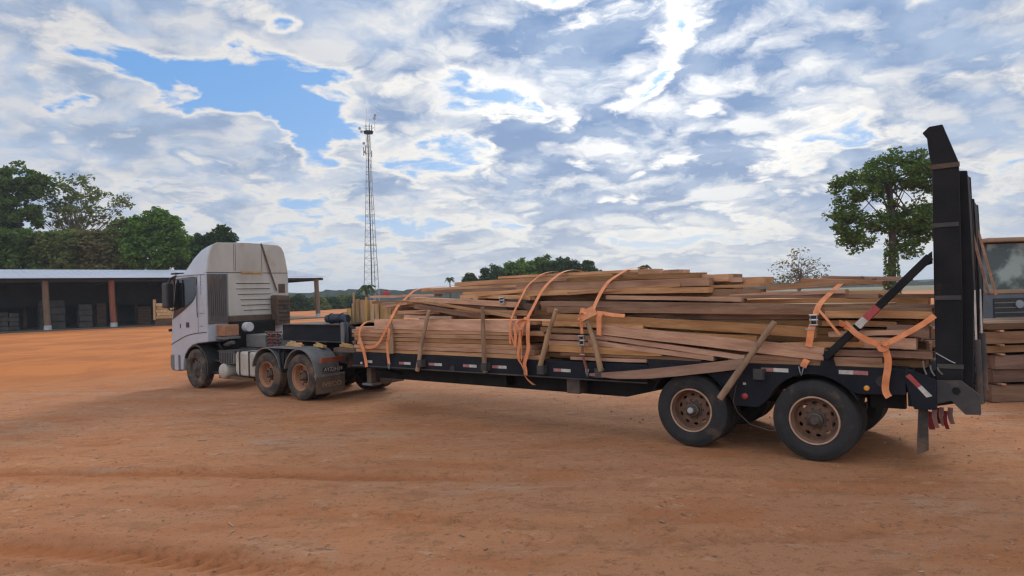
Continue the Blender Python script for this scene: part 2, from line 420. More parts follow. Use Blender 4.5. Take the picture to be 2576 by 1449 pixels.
def ground_height(X, Y, want_red=False):
    z = vnoise(X * .35, Y * .35, 1) * .05 + vnoise(X * 1.3, Y * 1.3, 2) * .022 + vnoise(X * 3.1 + vnoise(X, Y, 21) * 2, Y * 3.1, 3) * .018 + vnoise(X * 8, Y * 8, 4) * .013 + vnoise(X * 15, Y * 15, 5) * .008
    # tyre ruts crossing the yard in the foreground, with lug marks
    red = z * 0
    def rut(x0, y0, x1, y1, bend, width, depth, lug):
        nonlocal z, red
        L = math.hypot(x1 - x0, y1 - y0); dx, dy = (x1 - x0) / L, (y1 - y0) / L
        a = (X - x0) * dx + (Y - y0) * dy; b = -(X - x0) * dy + (Y - y0) * dx - bend * np.sin(np.clip(a / L, -1, 2) * 3.1)
        b = b + vnoise(a * .8, a * 0 + 3, 9) * .10
        prof = np.exp(-(b / width) ** 2); edge = np.exp(-((np.abs(b) - width * 1.7) / (width * .5)) ** 2)
        fade = np.clip((a + 1) / 2, 0, 1) * np.clip((L + 1 - a) / 2, 0, 1)
        red = np.maximum(red, (.9 if depth > .015 and y0 < 10 else .25) * fade * np.clip(prof * 1.1 + edge * .3, 0, 1) * np.clip(.55 + 1.6 * vnoise(a * .45, b * 1.5, 12), 0, 1) * min(1, depth / .022))
        z = z + 1.5 * fade * (-prof * depth + edge * depth * .7 + (prof * (.4 + 1.8 * np.clip(vnoise(a * .7, b * 0 + 7, 14) + .3, 0, 1))) * lug * np.sign(np.sin(a * 30 + np.abs(b) * 26)))
    rut(-9, 6.7, -1.6, 5.7, .25, .20, .026, .016)
    rut(-12, 9.2, -.6, 8.5, .35, .17, .024, .012)
    rut(-9, 8.3, 2.5, 6.1, .3, .16, .012, .008)
    rut(-11, 11.0, 4.2, 7.8, .4, .18, .010, .005)
    rut(-6, 17.5, 6.0, 6.6, .4, .16, .012, .003)
    rut(-22, 24, 2, 11.5, .7, .2, .02, .003)
    rut(-20, 27, 0, 14.0, .9, .2, .02, .003)
    rut(0.0, 6.2, 9, 5.6, .3, .16, .012, .005)
    rut(1.0, 8.0, 9, 5.9, .2, .16, .010, .004)
    # pressed flat where the rig stands
    dxs, dys = X - ORIGIN.x, Y - ORIGIN.y
    s_ = -dxs * CT + dys * ST; t_ = dxs * ST + dys * CT
    flat = np.clip((1.2 - np.abs(t_ - 1.25) + .9) / .8, 0, 1) * np.clip((s_ + 2.5) / 1.0, 0, 1) * np.clip((18 - s_), 0, 1)
    z = z * (1 - flat) - .012 * flat
    if want_red: return np.clip(red * .9, 0, 1)
    far = np.clip((Y - 30) / 60, 0, 1)
    return z * (1 - far) - far * 0.05
def build_ground():
    xs, ys = axis(-6000, 6000, -11, 9.5, .055), axis(-2500, 9000, 4.2, 14.5, .055)
    X, Y = np.meshgrid(xs, ys); Zz = ground_height(X, Y)
    v = np.stack([X, Y, Zz], -1).reshape(-1, 3); nx, ny = len(xs), len(ys)
    i = np.arange(nx - 1)[None, :] + np.arange(ny - 1)[:, None] * nx
    f = np.stack([i, i + 1, i + nx + 1, i + nx], -1).reshape(-1, 4)
    me = bpy.data.meshes.new('ground'); me.vertices.add(len(v)); me.vertices.foreach_set('co', v.ravel())
    me.loops.add(f.size); me.loops.foreach_set('vertex_index', f.ravel().astype(np.int32))
    me.polygons.add(len(f)); me.polygons.foreach_set('loop_start', np.arange(0, f.size, 4, dtype=np.int32)); me.polygons.foreach_set('use_smooth', np.ones(len(f), dtype=bool))
    me.update(); me.validate()
    ra = me.attributes.new('rut', 'FLOAT', 'POINT'); ra.data.foreach_set('value', ground_height(X, Y, True).ravel().astype(np.float32))
    M = bpy.data.materials.new('red_earth'); M.use_nodes = True; nt = M.node_tree; N, Lk = nt.nodes.new, nt.links.new
    b = nt.nodes['Principled BSDF']; b.inputs['Roughness'].default_value = .95; b.inputs['Specular IOR Level'].default_value = .15
    tc = N('ShaderNodeTexCoord')
    def noise(s, d=8, r=.6, stretch=(1, 1, 1), rot=0, dist=0):
        mp = N('ShaderNodeMapping'); mp.inputs['Scale'].default_value = stretch; mp.inputs['Rotation'].default_value = (0, 0, rot); Lk(tc.outputs['Object'], mp.inputs[0])
        n = N('ShaderNodeTexNoise'); n.inputs['Scale'].default_value = s; n.inputs['Detail'].default_value = d; n.inputs['Roughness'].default_value = r; n.inputs['Distortion'].default_value = dist; Lk(mp.outputs[0], n.inputs[0]); return n.outputs['Fac']
    def rng(v_, a, b_, c=0, e=1):
        n = N('ShaderNodeMapRange'); n.interpolation_type = 'SMOOTHSTEP'; Lk(v_, n.inputs[0]); n.inputs[1].default_value = a; n.inputs[2].default_value = b_; n.inputs[3].default_value = c; n.inputs[4].default_value = e; return n.outputs[0]
    def mix(fac, a, c):
        n = N('ShaderNodeMix'); n.data_type = 'RGBA'
        if isinstance(fac, float): n.inputs[0].default_value = fac
        else: Lk(fac, n.inputs[0])
        for k, q in ((6, a), (7, c)):
            if isinstance(q, tuple): n.inputs[k].default_value = (*q, 1)
            else: Lk(q, n.inputs[k])
        return n.outputs[2]
    base = mix(rng(noise(.16, 6), .38, .62), (.505, .222, .100), (.445, .212, .112))
    base = mix(rng(noise(.45, 8, .65, (1, 2.2, 1), .2), .46, .66, 0, .75), base, (.43, .155, .058))
    base = mix(rng(noise(.26, 9, .72, (1, 2.8, 1), -.15, .6), .53, .66, 0, .8), base, (.45, .285, .185))
    base = mix(rng(noise(1.3, 9, .72, (1, 2.0, 1), .1, .3), .52, .62, 0, .75), base, (.345, .158, .075))
    base = mix(rng(noise(2.1, 9, .75, (1, 1.8, 1), .4), .56, .66, 0, .6), base, (.57, .345, .21))
    base = mix(rng(noise(6, 8, .74, (1, 1.2, 1)), .55, .63, 0, .62), base, (.25, .108, .053))
    base = mix(rng(noise(17, 6, .74), .56, .65, 0, .6), base, (.18, .082, .045))
    base = mix(rng(noise(40, 4, .7), .60, .70, 0, .55), base, (.62, .41, .27))
    at_ = N('ShaderNodeAttribute'); at_.attribute_name = 'rut'
    base = mix(at_.outputs['Fac'], base, (.38, .118, .036))
    # redder loose earth out towards the shed
    sx = N('ShaderNodeSeparateXYZ'); Lk(tc.outputs['Object'], sx.inputs[0])
    a = N('ShaderNodeMath'); a.operation = 'MULTIPLY_ADD'; Lk(sx.outputs[0], a.inputs[0]); a.inputs[1].default_value = -.7; Lk(sx.outputs[1], a.inputs[2])
    far = rng(a.outputs[0], 22, 36)
    fr = mix(rng(noise(.22, 8, .65, (1, 1, 1), 0, .4), .42, .60), (.57, .195, .055), (.44, .150, .046))
    base = mix(far, base, fr)
    fy = rng(sx.outputs[1], 120, 260)
    base = mix(fy, base, (.16, .14, .075))
    Lk(base, b.inputs['Base Color'])
    bp = N('ShaderNodeBump'); bp.inputs['Strength'].default_value = .9; bp.inputs['Distance'].default_value = .02
    ad = N('ShaderNodeMath'); ad.operation = 'ADD'; Lk(noise(18, 10, .7), ad.inputs[0]); Lk(noise(70, 6, .7), ad.inputs[1])
    Lk(ad.outputs[0], bp.inputs['Height']); Lk(bp.outputs[0], b.inputs['Normal'])
    me.materials.append(M)
    o = bpy.data.objects.new('ground', me); col.objects.link(o); add_prop(o, kind='structure')
build_ground()

# loose stones, clods and wood chips strewn over the yard
def litter(name, n, kinds, material, label, cat, seed, ymax=16):
    rg = random.Random(seed); mb = MB(False)
    for _ in range(n):
        Y = 4.8 + (ymax - 4.8) * rg.random() ** 1.6; X = (rg.random() * 2 - 1) * (Y * .80 + .3)
        z = float(ground_height(np.array([X]), np.array([Y]))[0]); k = rg.random()
        dx, dy = X - ORIGIN.x, Y - ORIGIN.y
        if kinds == 'stone':
            r_ = .007 + .018 * k ** 5
            pts = [Vector((rg.gauss(0, 1), rg.gauss(0, 1), rg.gauss(0, .6))).normalized() for _ in range(6)]
            a = rg.random() * 6.28; vs = []
            for q in range(5): vs.append((X + r_ * math.cos(a + q * 1.257) * rg.uniform(.7, 1.2), Y + r_ * math.sin(a + q * 1.257) * rg.uniform(.7, 1.2), z - r_ * .2))
            for q in range(5): vs.append((X + r_ * .6 * math.cos(a + .5 + q * 1.257) * rg.uniform(.6, 1.2), Y + r_ * .6 * math.sin(a + .5 + q * 1.257) * rg.uniform(.6, 1.2), z + r_ * rg.uniform(.5, .9)))
            mb.add(vs, [(0, 1, 2, 3, 4), (9, 8, 7, 6, 5)] + [(q, (q + 1) % 5, 5 + (q + 1) % 5, 5 + q) for q in range(5)])
        else:
            L = rg.uniform(.02, .07) + (.12 if k > .97 else 0); a = rg.random() * 6.28; d = Vector((math.cos(a), math.sin(a), rg.uniform(-.06, .1))) * L
            mb.bar(Vector((X, Y, z + .008)) - d / 2, Vector((X, Y, z + .008)) + d / 2, rg.uniform(.006, .018), rg.uniform(.004, .008))
    o = mb.build(name, material); add_prop(o, label, cat, kind='stuff')
mat('stone', (.30, .14, .07), (.40, .235, .14), 1.3, .95)
mat('chip', (.20, .11, .065), (.45, .32, .22), .9, .85)
litter('loose_stones', 2400, 'stone', 'stone', 'small reddish stones and clods strewn over the bare earth yard', 'stones', 3)
litter('wood_chips', 260, 'chip', 'chip', 'dark splinters and wood chips scattered over the yard', 'wood chips', 5)

# ------------------------------------------------------------------ wheels
def tyre_profile(R_, w, t0):
    b = .298
    half = [(b, .028), (b + .02, .008), (.36, -.004), (.405, -.010), (.445, -.008), (R_ - .055, .006), (R_ - .030, .016), (R_ - .012, .022), (R_ - .004, .034)]
    tread = []
    for g in (.085, .14, .195):
        tread += [(R_, g - .010), (R_ - .012, g - .007), (R_ - .012, g + .007), (R_, g + .010)]
    return [(r_, t0 + t) for r_, t in half] + [(r_, t0 + t * w / .28) for r_, t in tread] + [(r_, t0 + w - t) for r_, t in reversed(half)]
def rim_disc(mb, cs, ch, r0, r1, t0, t1, nh, h0, h1, n=80):
    # a dished disc with nh hand holes cut through it
    rs = [r0, r0 + (h0 - r0) * .5] + list(np.linspace(h0, h1, 5)) + [(h1 + r1) / 2, r1]
    m_ = len(rs); vs, fs = [], []
    for r_ in rs:
        for k in range(n):
            a = 2 * math.pi * k / n; t = t0 + (t1 - t0) * (r_ - r0) / (r1 - r0)
            vs.append((cs + r_ * math.cos(a), t, ch + r_ * math.sin(a)))
    per = n // nh
    for i in range(m_ - 1):
        for k in range(n):
            ka = k % per
            if 2 <= i <= 5:
                lo, hi = (1, per - 4) if i in (3, 4) else (2, per - 5)
                if per == 8 and lo <= ka <= (4 if i in (3, 4) else 3): continue
            fs.append((i * n + k, i * n + (k + 1) % n, (i + 1) * n + (k + 1) % n, (i + 1) * n + k))
    mb.add(vs, fs)
def wheel(parent, cs, t_face, far=False, dual=True, kind='trailer', R_=.525):
    ch = R_ - .008
    sg = -1 if far else 1
    T = lambda t: t_face + sg * t
    rub = 'rubber' if kind == 'trailer' else 'rubber_dusty'
    rimm = 'rim_brown' if kind == 'trailer' else 'rim_drive'
    hub = MB()
    if kind == 'steer':
        hub.lathe(cs, ch, [(.0, T(-.02)), (.055, T(-.02)), (.07, T(0)), (.085, T(.03)), (.11, T(.035)), (.11, T(.1))], 24)
    else:
        p = .045 if kind == 'trailer' else .09
        hub.lathe(cs, ch, [(0, T(p - .045)), (.05, T(p - .045)), (.062, T(p - .03)), (.075, T(p)), (.095, T(p + .01)), (.098, T(p + .06)), (.118, T(p + .065)), (.12, T(.16))], 28)
        hub.lathe(cs, ch, [(.02, T(.20)), (.205, T(.20)), (.205, T(.40))], 28)
    for k in range(10):                      # wheel nuts
        a = 2 * math.pi * k / 10; c, s_ = math.cos(a), math.sin(a); rr = .135
        td = .02 if kind == 'steer' else .115
        hub.tube([(cs + rr * c, T(td), ch + rr * s_), (cs + rr * c, T(td + .05), ch + rr * s_)], .014, 6)
    w = hub.build('wheel', 'hub_dark', parent, smooth=True)
    for k in range(2 if dual else 1):
        t0 = .0 if k == 0 else .34
        prof = [(r_, T(t)) for r_, t in tyre_profile(R_, .28, t0)]
        MB().lathe(cs, ch, prof, 56, floor=-.004).build('tyre', rub, w, smooth=True)
    rm = MB()
    if kind == 'steer':
        rm.lathe(cs, ch, [(.30, T(.03)), (.312, T(.012)), (.305, T(.006)), (.292, T(.012)), (.285, T(.05)), (.262, T(.08)), (.255, T(.09))], 56)
        rim_disc(rm, cs, ch, .10, .256, T(.028), T(.075), 10, .185, .235)
    else:
        rm.lathe(cs, ch, [(.30, T(.03)), (.314, T(.012)), (.306, T(.002)), (.292, T(.008)), (.284, T(.045)), (.268, T(.06)), (.262, T(.115)), (.252, T(.15))], 56)
        dd = 0 if kind == 'trailer' else .045
        rim_disc(rm, cs, ch, .10, .252, T(.125 + dd), T(.155), 10, .19, .23)
    if kind == 'trailer': MB().lathe(cs, ch, [(.3145, T(.010)), (.308, T(-.003)), (.296, T(-.002)), (.2905, T(.010))], 56).build('rim_lip', 'rim_lip', w, smooth=True)
    rm.build('rim', 'hub_dark' if kind == 'steer' else rimm, w, smooth=True)
    return w

# ------------------------------------------------------------------ low-bed trailer
trailer = empty('lowbed_trailer', TRUCK, 'black two-axle low-bed trailer with raised rear ramps, loaded with sawn timber', 'trailer')
def part(mb, name, material, parent=None, **k): return mb.build(name, material, parent or trailer, **k)

part(MB().side([(9.06, .83), (9.06, 1.145), (2.30, 1.15), (2.30, .90)], -.02, .07), 'side_rail', 'steel_navy', bevel=.008)
part(MB().box(2.32, 9.06, -.045, -.02, .868, .886), 'rail_flange', 'steel_dusty')
part(MB().side([(9.06, .83), (9.06, 1.145), (2.30, 1.15), (2.30, .90)], 2.43, 2.52), 'side_rail', 'steel_navy', bevel=.008)
def arch_pts(c, r_, a0, a1, n=12): return [(c + r_ * math.cos(R(a)), .52 + r_ * math.sin(R(a))) for a in np.linspace(a0, a1, n)]
skirt = [(2.30, 1.225), (2.298, .93)] + arch_pts(1.665, .625, 39, 152, 14) + [(1.06, .72), (1.0, .64), (.70, .64), (.60, .72)] + arch_pts(0, .61, 25, 140, 14) + [(-.55, .90), (-1.05, .92), (-1.05, 1.235)]
part(MB().side(skirt, -.02, .04), 'wheel_skirt', 'steel_navy', bevel=.006)
part(MB().side(skirt, 2.46, 2.52), 'wheel_skirt', 'steel_navy')
for c, a0, a1 in ((1.665, 25, 155), (0, 25, 150)):
    mb = MB()
    P_ = arch_pts(c, .605, a0, a1, 20); Q_ = arch_pts(c, .622, a0, a1, 20)
    for i in range(19): mb.prism([(P_[i][0], -.035, P_[i][1]), (P_[i + 1][0], -.035, P_[i + 1][1]), (Q_[i + 1][0], -.035, Q_[i + 1][1]), (Q_[i][0], -.035, Q_[i][1])], [(P_[i][0], .62, P_[i][1]), (P_[i + 1][0], .62, P_[i + 1][1]), (Q_[i + 1][0], .62, Q_[i + 1][1]), (Q_[i][0], .62, Q_[i][1])])
    part(mb, 'wheel_arch', 'steel_black')
part(MB().box(2.30, 9.06, .07, 2.43, 1.06, 1.14), 'deck', 'steel_dusty')
part(MB().box(-1.05, 2.298, .04, 2.46, 1.14, 1.222), 'rear_deck', 'steel_dusty')
for t in (.42, 1.86):
    part(MB().side([(9.04, .58), (9.04, 1.06), (2.2, 1.06), (1.5, 1.13), (-1.0, 1.13), (-1.0, .88), (2.0, .80), (2.9, .57)], t, t + .18), 'main_beam', 'steel_black', bevel=.006)
for s in np.arange(2.9, 9.0, .75):
    part(MB().box(s, s + .09, .07, 2.43, .93, 1.06), 'cross_member', 'steel_black')
part(MB().box(5.2, 6.3, .25, .42, .62, .86), 'tool_box', 'steel_black', bevel=.01)
part(MB().box(3.55, 3.80, .05, .30, .62, .88), 'valve_box', 'steel_dusty', bevel=.01)
# gooseneck
for t in (.70, 1.62):
    part(MB().side([(12.6, 1.27), (12.6, 1.67), (10.15, 1.67), (9.95, 1.60), (9.05, 1.14), (9.04, .75), (9.5, .80), (10.0, 1.10), (10.25, 1.25), (10.6, 1.27)], t, t + .16), 'gooseneck_beam', 'steel_navy', bevel=.006)
    part(MB().box(10.2, 12.6, t - .05, t, 1.272, 1.29), 'beam_flange', 'steel_dusty')
part(MB().box(10.2, 12.6, .64, 1.84, 1.672, 1.69), 'gooseneck_plate', 'steel_dusty')
part(MB().box(11.2, 12.3, .86, 1.62, 1.22, 1.272), 'kingpin_plate', 'steel_black')
part(MB().back([(.10, 1.15), (2.40, 1.15), (2.40, 1.52), (.9, 1.60), (.45, 1.50), (.12, 1.45)], 9.10, 9.16), 'headboard', 'rust_brown')
part(MB().box(10.05, 10.18, .56, .70, 1.27, 1.74), 'hose_bracket', 'plastic_grey', bevel=.02)
part(MB().tube([(10.0, .55, 1.86), (9.9, .5, 1.7), (9.85, .45, 1.5), (9.95, .5, 1.25)], .02, 6), 'air_hose', 'tarp_blue', smooth=True)
part(MB().tube([(10.1, .6, 1.8), (10.3, .7, 1.5), (10.6, .8, 1.35), (11.2, .9, 1.25)], .018, 6), 'air_hose', 'plastic_black', smooth=True)
# support leg
leg = part(MB().box(8.66, 8.80, .12, .26, .50, .84), 'support_leg', 'rust_brown', bevel=.01)
part(MB().box(8.58, 8.88, .06, .32, .455, .50), 'foot', 'plastic_grey', leg, bevel=.01)
part(MB().bar((8.6, .2, .8), (7.9, .45, .62), .05, .05), 'leg_strut', 'steel_black')
# wheels
for s in (1.665, 0.0):
    wheel(trailer, s, 0.0)
    wheel(trailer, s, 2.50, far=True)
    part(MB().tube([(s, .30, .517), (s, 2.2, .517)], .075, 12), 'axle', 'steel_black')
    part(MB().box(s - .5, s + .5, .66, .76, .60, .68), 'leaf_spring', 'steel_black')
part(MB().box(.62, 1.05, .66, .80, .62, 1.1), 'spring_hanger', 'steel_black')
part(MB().lathe(1.665, .517, [(0, -.035), (.03, -.034), (.042, -.022), (.045, .02)], 20), 'hub_cap', 'concrete_pale', smooth=True)
part(MB().tube([(.98, -.03, .92), (1.03, -.03, .7), (.98, -.02, .55), (.82, .0, .40), (.60, .02, .34), (.35, .05, .32)], .005, 5), 'brake_line', 'rust_brown', smooth=True)
part(MB().box(-1.0, -.62, .3, .42, .7, .9), 'tail_bracket', 'steel_black')
# reflective tapes
tapes = [(8.45, 8.62, .97, 0, 1), (7.34, 7.66, .975, 2, 1), (6.51, 6.85, .985, 2, 1), (5.66, 5.98, .99, 2, 1), (4.98, 5.30, 1.0, 2, 1), (3.67, 4.0, 1.0, 2, 1),
         (1.11, 1.44, 1.145, 1, 1), (.29, .64, 1.155, 2, 1), (-.65, -.32, 1.165, 1, 2)]
mnames = ['tape_white', 'tape_white', 'tape_pink']
for a, b, h, k1, k2 in tapes:
    md = a + (b - a) * (.55 if k1 == 2 else .5)
    part(MB().box(md, b, -.0245, -.019, h - .025, h + .025), 'reflector_tape', mnames[k1])
    part(MB().box(a, md - .001, -.0245, -.019, h - .025, h + .025), 'reflector_tape', mnames[k2])
for s, h, m_, r_ in ((-.63, .98, 'lens_amber', .032), (.87, .78, 'lens_red', .042), (8.78, .93, 'tape_white', .028)):
    part(MB().lathe(s, h, [(0, -.045), (r_ * .7, -.043), (r_, -.034), (r_, -.018)], 20), 'marker_lamp', m_, smooth=True)
part(MB().box(.85, .89, -.03, -.019, .935, .965), 'valve_cap', 'tape_white')
for s, r_ in ((6.25, .05), (-.80, .06)):
    part(MB().lathe(s, .93 if s > 3 else 1.08, [(0, -.0225), (r_, -.0225), (r_ + .012, -.03), (r_ + .014, -.019)], 20), 'rail_socket', 'plastic_black')
for s in (7.0, 5.41, 4.2, 3.1, .65):       # stake pockets
    mb = MB(); hh = 1.12 if s < 2 else 1.02
    mb.box(s - .07, s - .055, -.12, -.02, hh - .09, hh + .05); mb.box(s + .055, s + .07, -.12, -.02, hh - .09, hh + .05); mb.box(s - .055, s + .055, -.13, -.118, hh - .09, hh + .05)
    part(mb, 'stake_pocket', 'steel_dusty')
# tail plate, mud flap, rags
tail = part(MB().side([(-1.03, 1.14), (-1.06, 1.25), (-1.36, 1.12), (-1.36, .77), (-1.13, .76)], -.03, .03), 'tail_plate', 'steel_navy', bevel=.006)
part(MB().prism([(-1.05, -.036, 1.15), (-1.10, -.036, 1.18), (-1.21, -.036, 1.05), (-1.17, -.036, 1.02)], [(-1.05, -.029, 1.15), (-1.10, -.029, 1.18), (-1.21, -.029, 1.05), (-1.17, -.029, 1.02)]), 'tape', 'tape_red', tail)
part(MB().prism([(-1.172, -.036, 1.018), (-1.212, -.036, 1.048), (-1.32, -.036, .93), (-1.26, -.036, .91)], [(-1.172, -.029, 1.018), (-1.212, -.029, 1.048), (-1.32, -.029, .93), (-1.26, -.029, .91)]), 'tape', 'tape_white', tail)
part(MB().box(-1.28, -1.06, .03, 2.47, .78, 1.14), 'rear_bumper', 'steel_black', bevel=.01)
part(MB().prism([(-1.16, .08, .76), (-1.26, .08, .76), (-1.25, .10, .26), (-1.12, .10, .19)], [(-1.16, .092, .76), (-1.26, .092, .76), (-1.25, .112, .26), (-1.12, .112, .19)]), 'mud_flap', 'rubber_dusty')
for s, t, h0, h1, m_, w in ((-1.24, .50, .66, .44, 'cloth_red', .07), (-1.29, .48, .72, .47, 'cloth_pink', .06), (-1.36, .52, .72, .49, 'cloth_pink', .05), (-1.40, .50, .68, .46, 'cloth_red', .045), (-1.45, .54, .72, .52, 'cloth_pink', .06), (-1.30, .6, .70, .5, 'cloth_red', .06)):
    part(MB().ribbon([(s, t, h0), (s + .01, t - .02, (h0 + h1) / 2), (s - .015, t, h1)], (1, .4, 0), w), 'rag_strip', m_)
# ramps
def ramp(t0, t1, tip, hmax):
    prof = [(-1.35, .80), (-1.36, 2.0), (-1.385, 3.6)] + ([(-1.36, 3.78), (-1.345, 3.96), (-1.30, 4.03), (-1.37, 4.095), (-1.505, 4.10)] if tip else [(-1.39, hmax)]) + [(-1.65, hmax - .02), (-1.635, 2.0), (-1.61, 1.12), (-1.60, .86)]
    r_ = part(MB().side(prof, t0, t0 + .07), 'loading_ramp', 'steel_black', bevel=.008)
    ht = hmax - .08
    for t in (t0 + .16, t1 - .08):
        part(MB().side([(-1.42, .95), (-1.43, ht), (-1.72, ht - .03), (-1.745, 2.2), (-1.70, .95)], t, t + .07), 'ramp_rail', 'steel_black', r_, bevel=.008)
    for i, h in enumerate(np.arange(1.0, ht - .1, .21)):
        part(MB().bar((-1.69, t0 + .23, h), (-1.69, t1 - .08, h), .06, .06), 'cross_bar', 'steel_black', r_)
    for h in (1.4, 2.3, 3.15):
        part(MB().bar((-1.52, t0 + .07, h), (-1.52, t1 - .08, h), .1, .12), 'cross_tube', 'steel_black', r_)
    part(MB().side([(-1.70, 2.15), (-1.70, ht - .05), (-1.712, ht - .05), (-1.735, 2.15)], t0 + .235, t1 - .085), 'ramp_skin', 'steel_black', r_)
    for h in (1.25, 2.05, 2.9):
        part(MB().side([(-1.37, h), (-1.37, h + .05), (-1.63, h + .05), (-1.63, h)], t0 - .012, t0 - .0005), 'weld_rib', 'steel_dusty', r_)
    return r_
r1 = ramp(.06, .92, True, 3.66)
r2 = ramp(1.30, 2.46, False, 3.45)
part(MB().box(-1.66, -1.375, .045, .058, 3.585, 3.64), 'ramp_seam', 'rust_brown', r1)
part(MB().side([(-1.33, .82), (-1.34, 1.11), (-1.60, 1.12), (-1.78, .96), (-1.78, .74), (-1.63, .73), (-1.50, .88)], .02, .055), 'hinge_plate', 'steel_dusty', bevel=.006)
part(MB().side([(-1.33, .82), (-1.34, 1.11), (-1.60, 1.12), (-1.78, .96), (-1.78, .74), (-1.63, .73), (-1.50, .88)], .94, .98), 'hinge_plate', 'steel_dusty', bevel=.006)
part(MB().tube([(-1.55, .0, 1.0), (-1.55, 2.5, 1.0)], .04, 10), 'hinge_pin', 'steel_black', smooth=True)
for t in (.6, 1.9):
    part(MB().tube([(-1.73, t, .78), (-1.72, t, 1.55)], .055, 14), 'hydraulic_cylinder', 'steel_dusty', smooth=True)
    part(MB().tube([(-1.72, t, 1.55), (-1.72, t, 2.15)], .022, 12), 'piston_rod', 'steel_bright', smooth=True)
part(MB().tube([(-1.66, .35, 1.05), (-1.655, .35, 3.2)], .012, 6), 'lock_rod', 'galvanised', smooth=True)
part(MB().tube([(-1.68, 1.25, 1.0), (-1.675, 1.25, 2.1)], .010, 6), 'lock_rod', 'galvanised', smooth=True)
br = part(MB().bar((-1.345, -.05, 2.56), (-.18, -.05, 1.345), .085, .115, (0, 1, 0)), 'ramp_brace', 'steel_black', bevel=.006)
dv = Vector((1.165, 0, -1.215)).normalized()
for a, b, m_ in ((.80, 1.0, 'tape_red'), (1.0, 1.13, 'tape_white')):
    p0 = Vector((-1.345, -.05, 2.56)) + dv * a; p1 = Vector((-1.345, -.05, 2.56)) + dv * b
    part(MB().bar(p0, p1, .0855 if m_ == 'tape_red' else .0865, .118 if m_ == 'tape_red' else .117, (0, 1, 0)), 'tape', m_, br)
part(MB().side([(-1.36, 2.48), (-1.36, 2.62), (-1.28, 2.55), (-1.28, 2.45)], -.02, .06), 'brace_lug', 'steel_black')
part(MB().side([(-.28, 1.22), (-.10, 1.22), (-.14, 1.42), (-.24, 1.42)], -.03, .04), 'brace_lug', 'steel_navy')
for s0, h0, s1, h1 in ((-1.24, 1.34, -1.27, 1.18), (-1.31, 1.29, -1.35, 1.17), (-1.38, 1.27, -1.43, 1.19)):
    part(MB().ribbon([(s0, -.045, h0), ((s0 + s1) / 2 + .012, -.05, (h0 + h1) / 2), (s1, -.045, h1)], (1, 0, 0), .016), 'frayed_strap_end', 'plastic_grey')
part(MB().tube([(-1.36, .045, 1.43), (-1.50, .04, 1.34), (-1.55, .04, 1.315)], .006, 5), 'wire', 'concrete_pale')

# ------------------------------------------------------------------ tractor unit
truck = empty('tractor_truck', TRUCK @ Matrix.Translation((14, 0, 0)), 'white tractor unit with high roof coupled to the low-bed trailer', 'truck')
TRK = lambda mb, name, material, parent=None, **k: _trk(mb, name, material, parent, **k)
def _trk(mb, name, material, parent=None, **k):
    mb.v = [(x - 14 if parent is None else x - 14, y, z) for x, y, z in mb.v]
    return mb.build(name, material, parent or truck, **k)
cab_poly = [(14.92, 3.08), (14.92, 1.24), (15.15, 1.22), (15.42, 1.20), (15.70, 1.14), (15.93, 1.03), (16.10, .88), (16.20, .68), (16.24, .44), (16.74, .44), (16.84, .62), (16.87, 1.02), (16.85, 1.3), (16.79, 1.91), (16.53, 3.0), (16.42, 3.09)]
TRK(MB().side(cab_poly, 0, 2.5), 'cab', 'paint_white', bevel=.035, seg=3)
# roof fairing
def fairing():
    secs = [(16.50, 3.11, .22), (16.40, 3.17, .16), (16.25, 3.28, .12), (16.05, 3.44, .09), (15.80, 3.61, .07), (15.5, 3.745, .055), (15.2, 3.83, .05), (14.93, 3.875, .045)]
    mb = MB(); n = 0; rings = []
    for s, top, ins in secs:
        b = 3.082; dh = top - b
        half = [(ins - .03, b), (ins, b + dh * .22), (ins + .035, b + dh * .5), (ins + .09, b + dh * .78), (ins + .16, b + dh * .93), (ins + .27, top)]
        rg = [(s, t, h) for t, h in half] + [(s, 1.25, top + .035)] + [(s, 2.5 - t, h) for t, h in reversed(half)]
        rings.append(rg)
    m_ = len(rings[0]); vs = [p for r_ in rings for p in r_]; fs = []
    for i in range(len(rings) - 1):
        for k in range(m_ - 1): fs.append((i * m_ + k, i * m_ + k + 1, (i + 1) * m_ + k + 1, (i + 1) * m_ + k))
        fs.append((i * m_ + m_ - 1, i * m_, (i + 1) * m_, (i + 1) * m_ + m_ - 1))
    fs += [tuple(range(m_))]
    mb.add(vs, fs)
    o = TRK(mb, 'roof_fairing', 'paint_white', smooth=True)
    r_ = MB(); a = rings[-1]; r_.prism([(14.925, t, h) for _, t, h in a], [(14.90, t + (.02 if t < 1.25 else -.02), h - .012 if h > 3.2 else h) for _, t, h in a])
    TRK(r_, 'fairing_rear_panel', 'paint_dirty_warmlit', o)
    return o
fr = fairing()
TRK(MB().box(14.865, 14.905, 1.0, 1.63, 3.055, 3.11), 'fairing_ledge', 'wood_pale')
for t in (.78, .83, 1.62):
    TRK(MB().box(14.894, 14.898, t, t + .012, 3.12, 3.86), 'fairing_seam', 'plastic_grey', fr)
TRK(MB().box(14.905, 14.925, .03, 2.47, 3.072, 3.09), 'seal_strip', 'plastic_black')
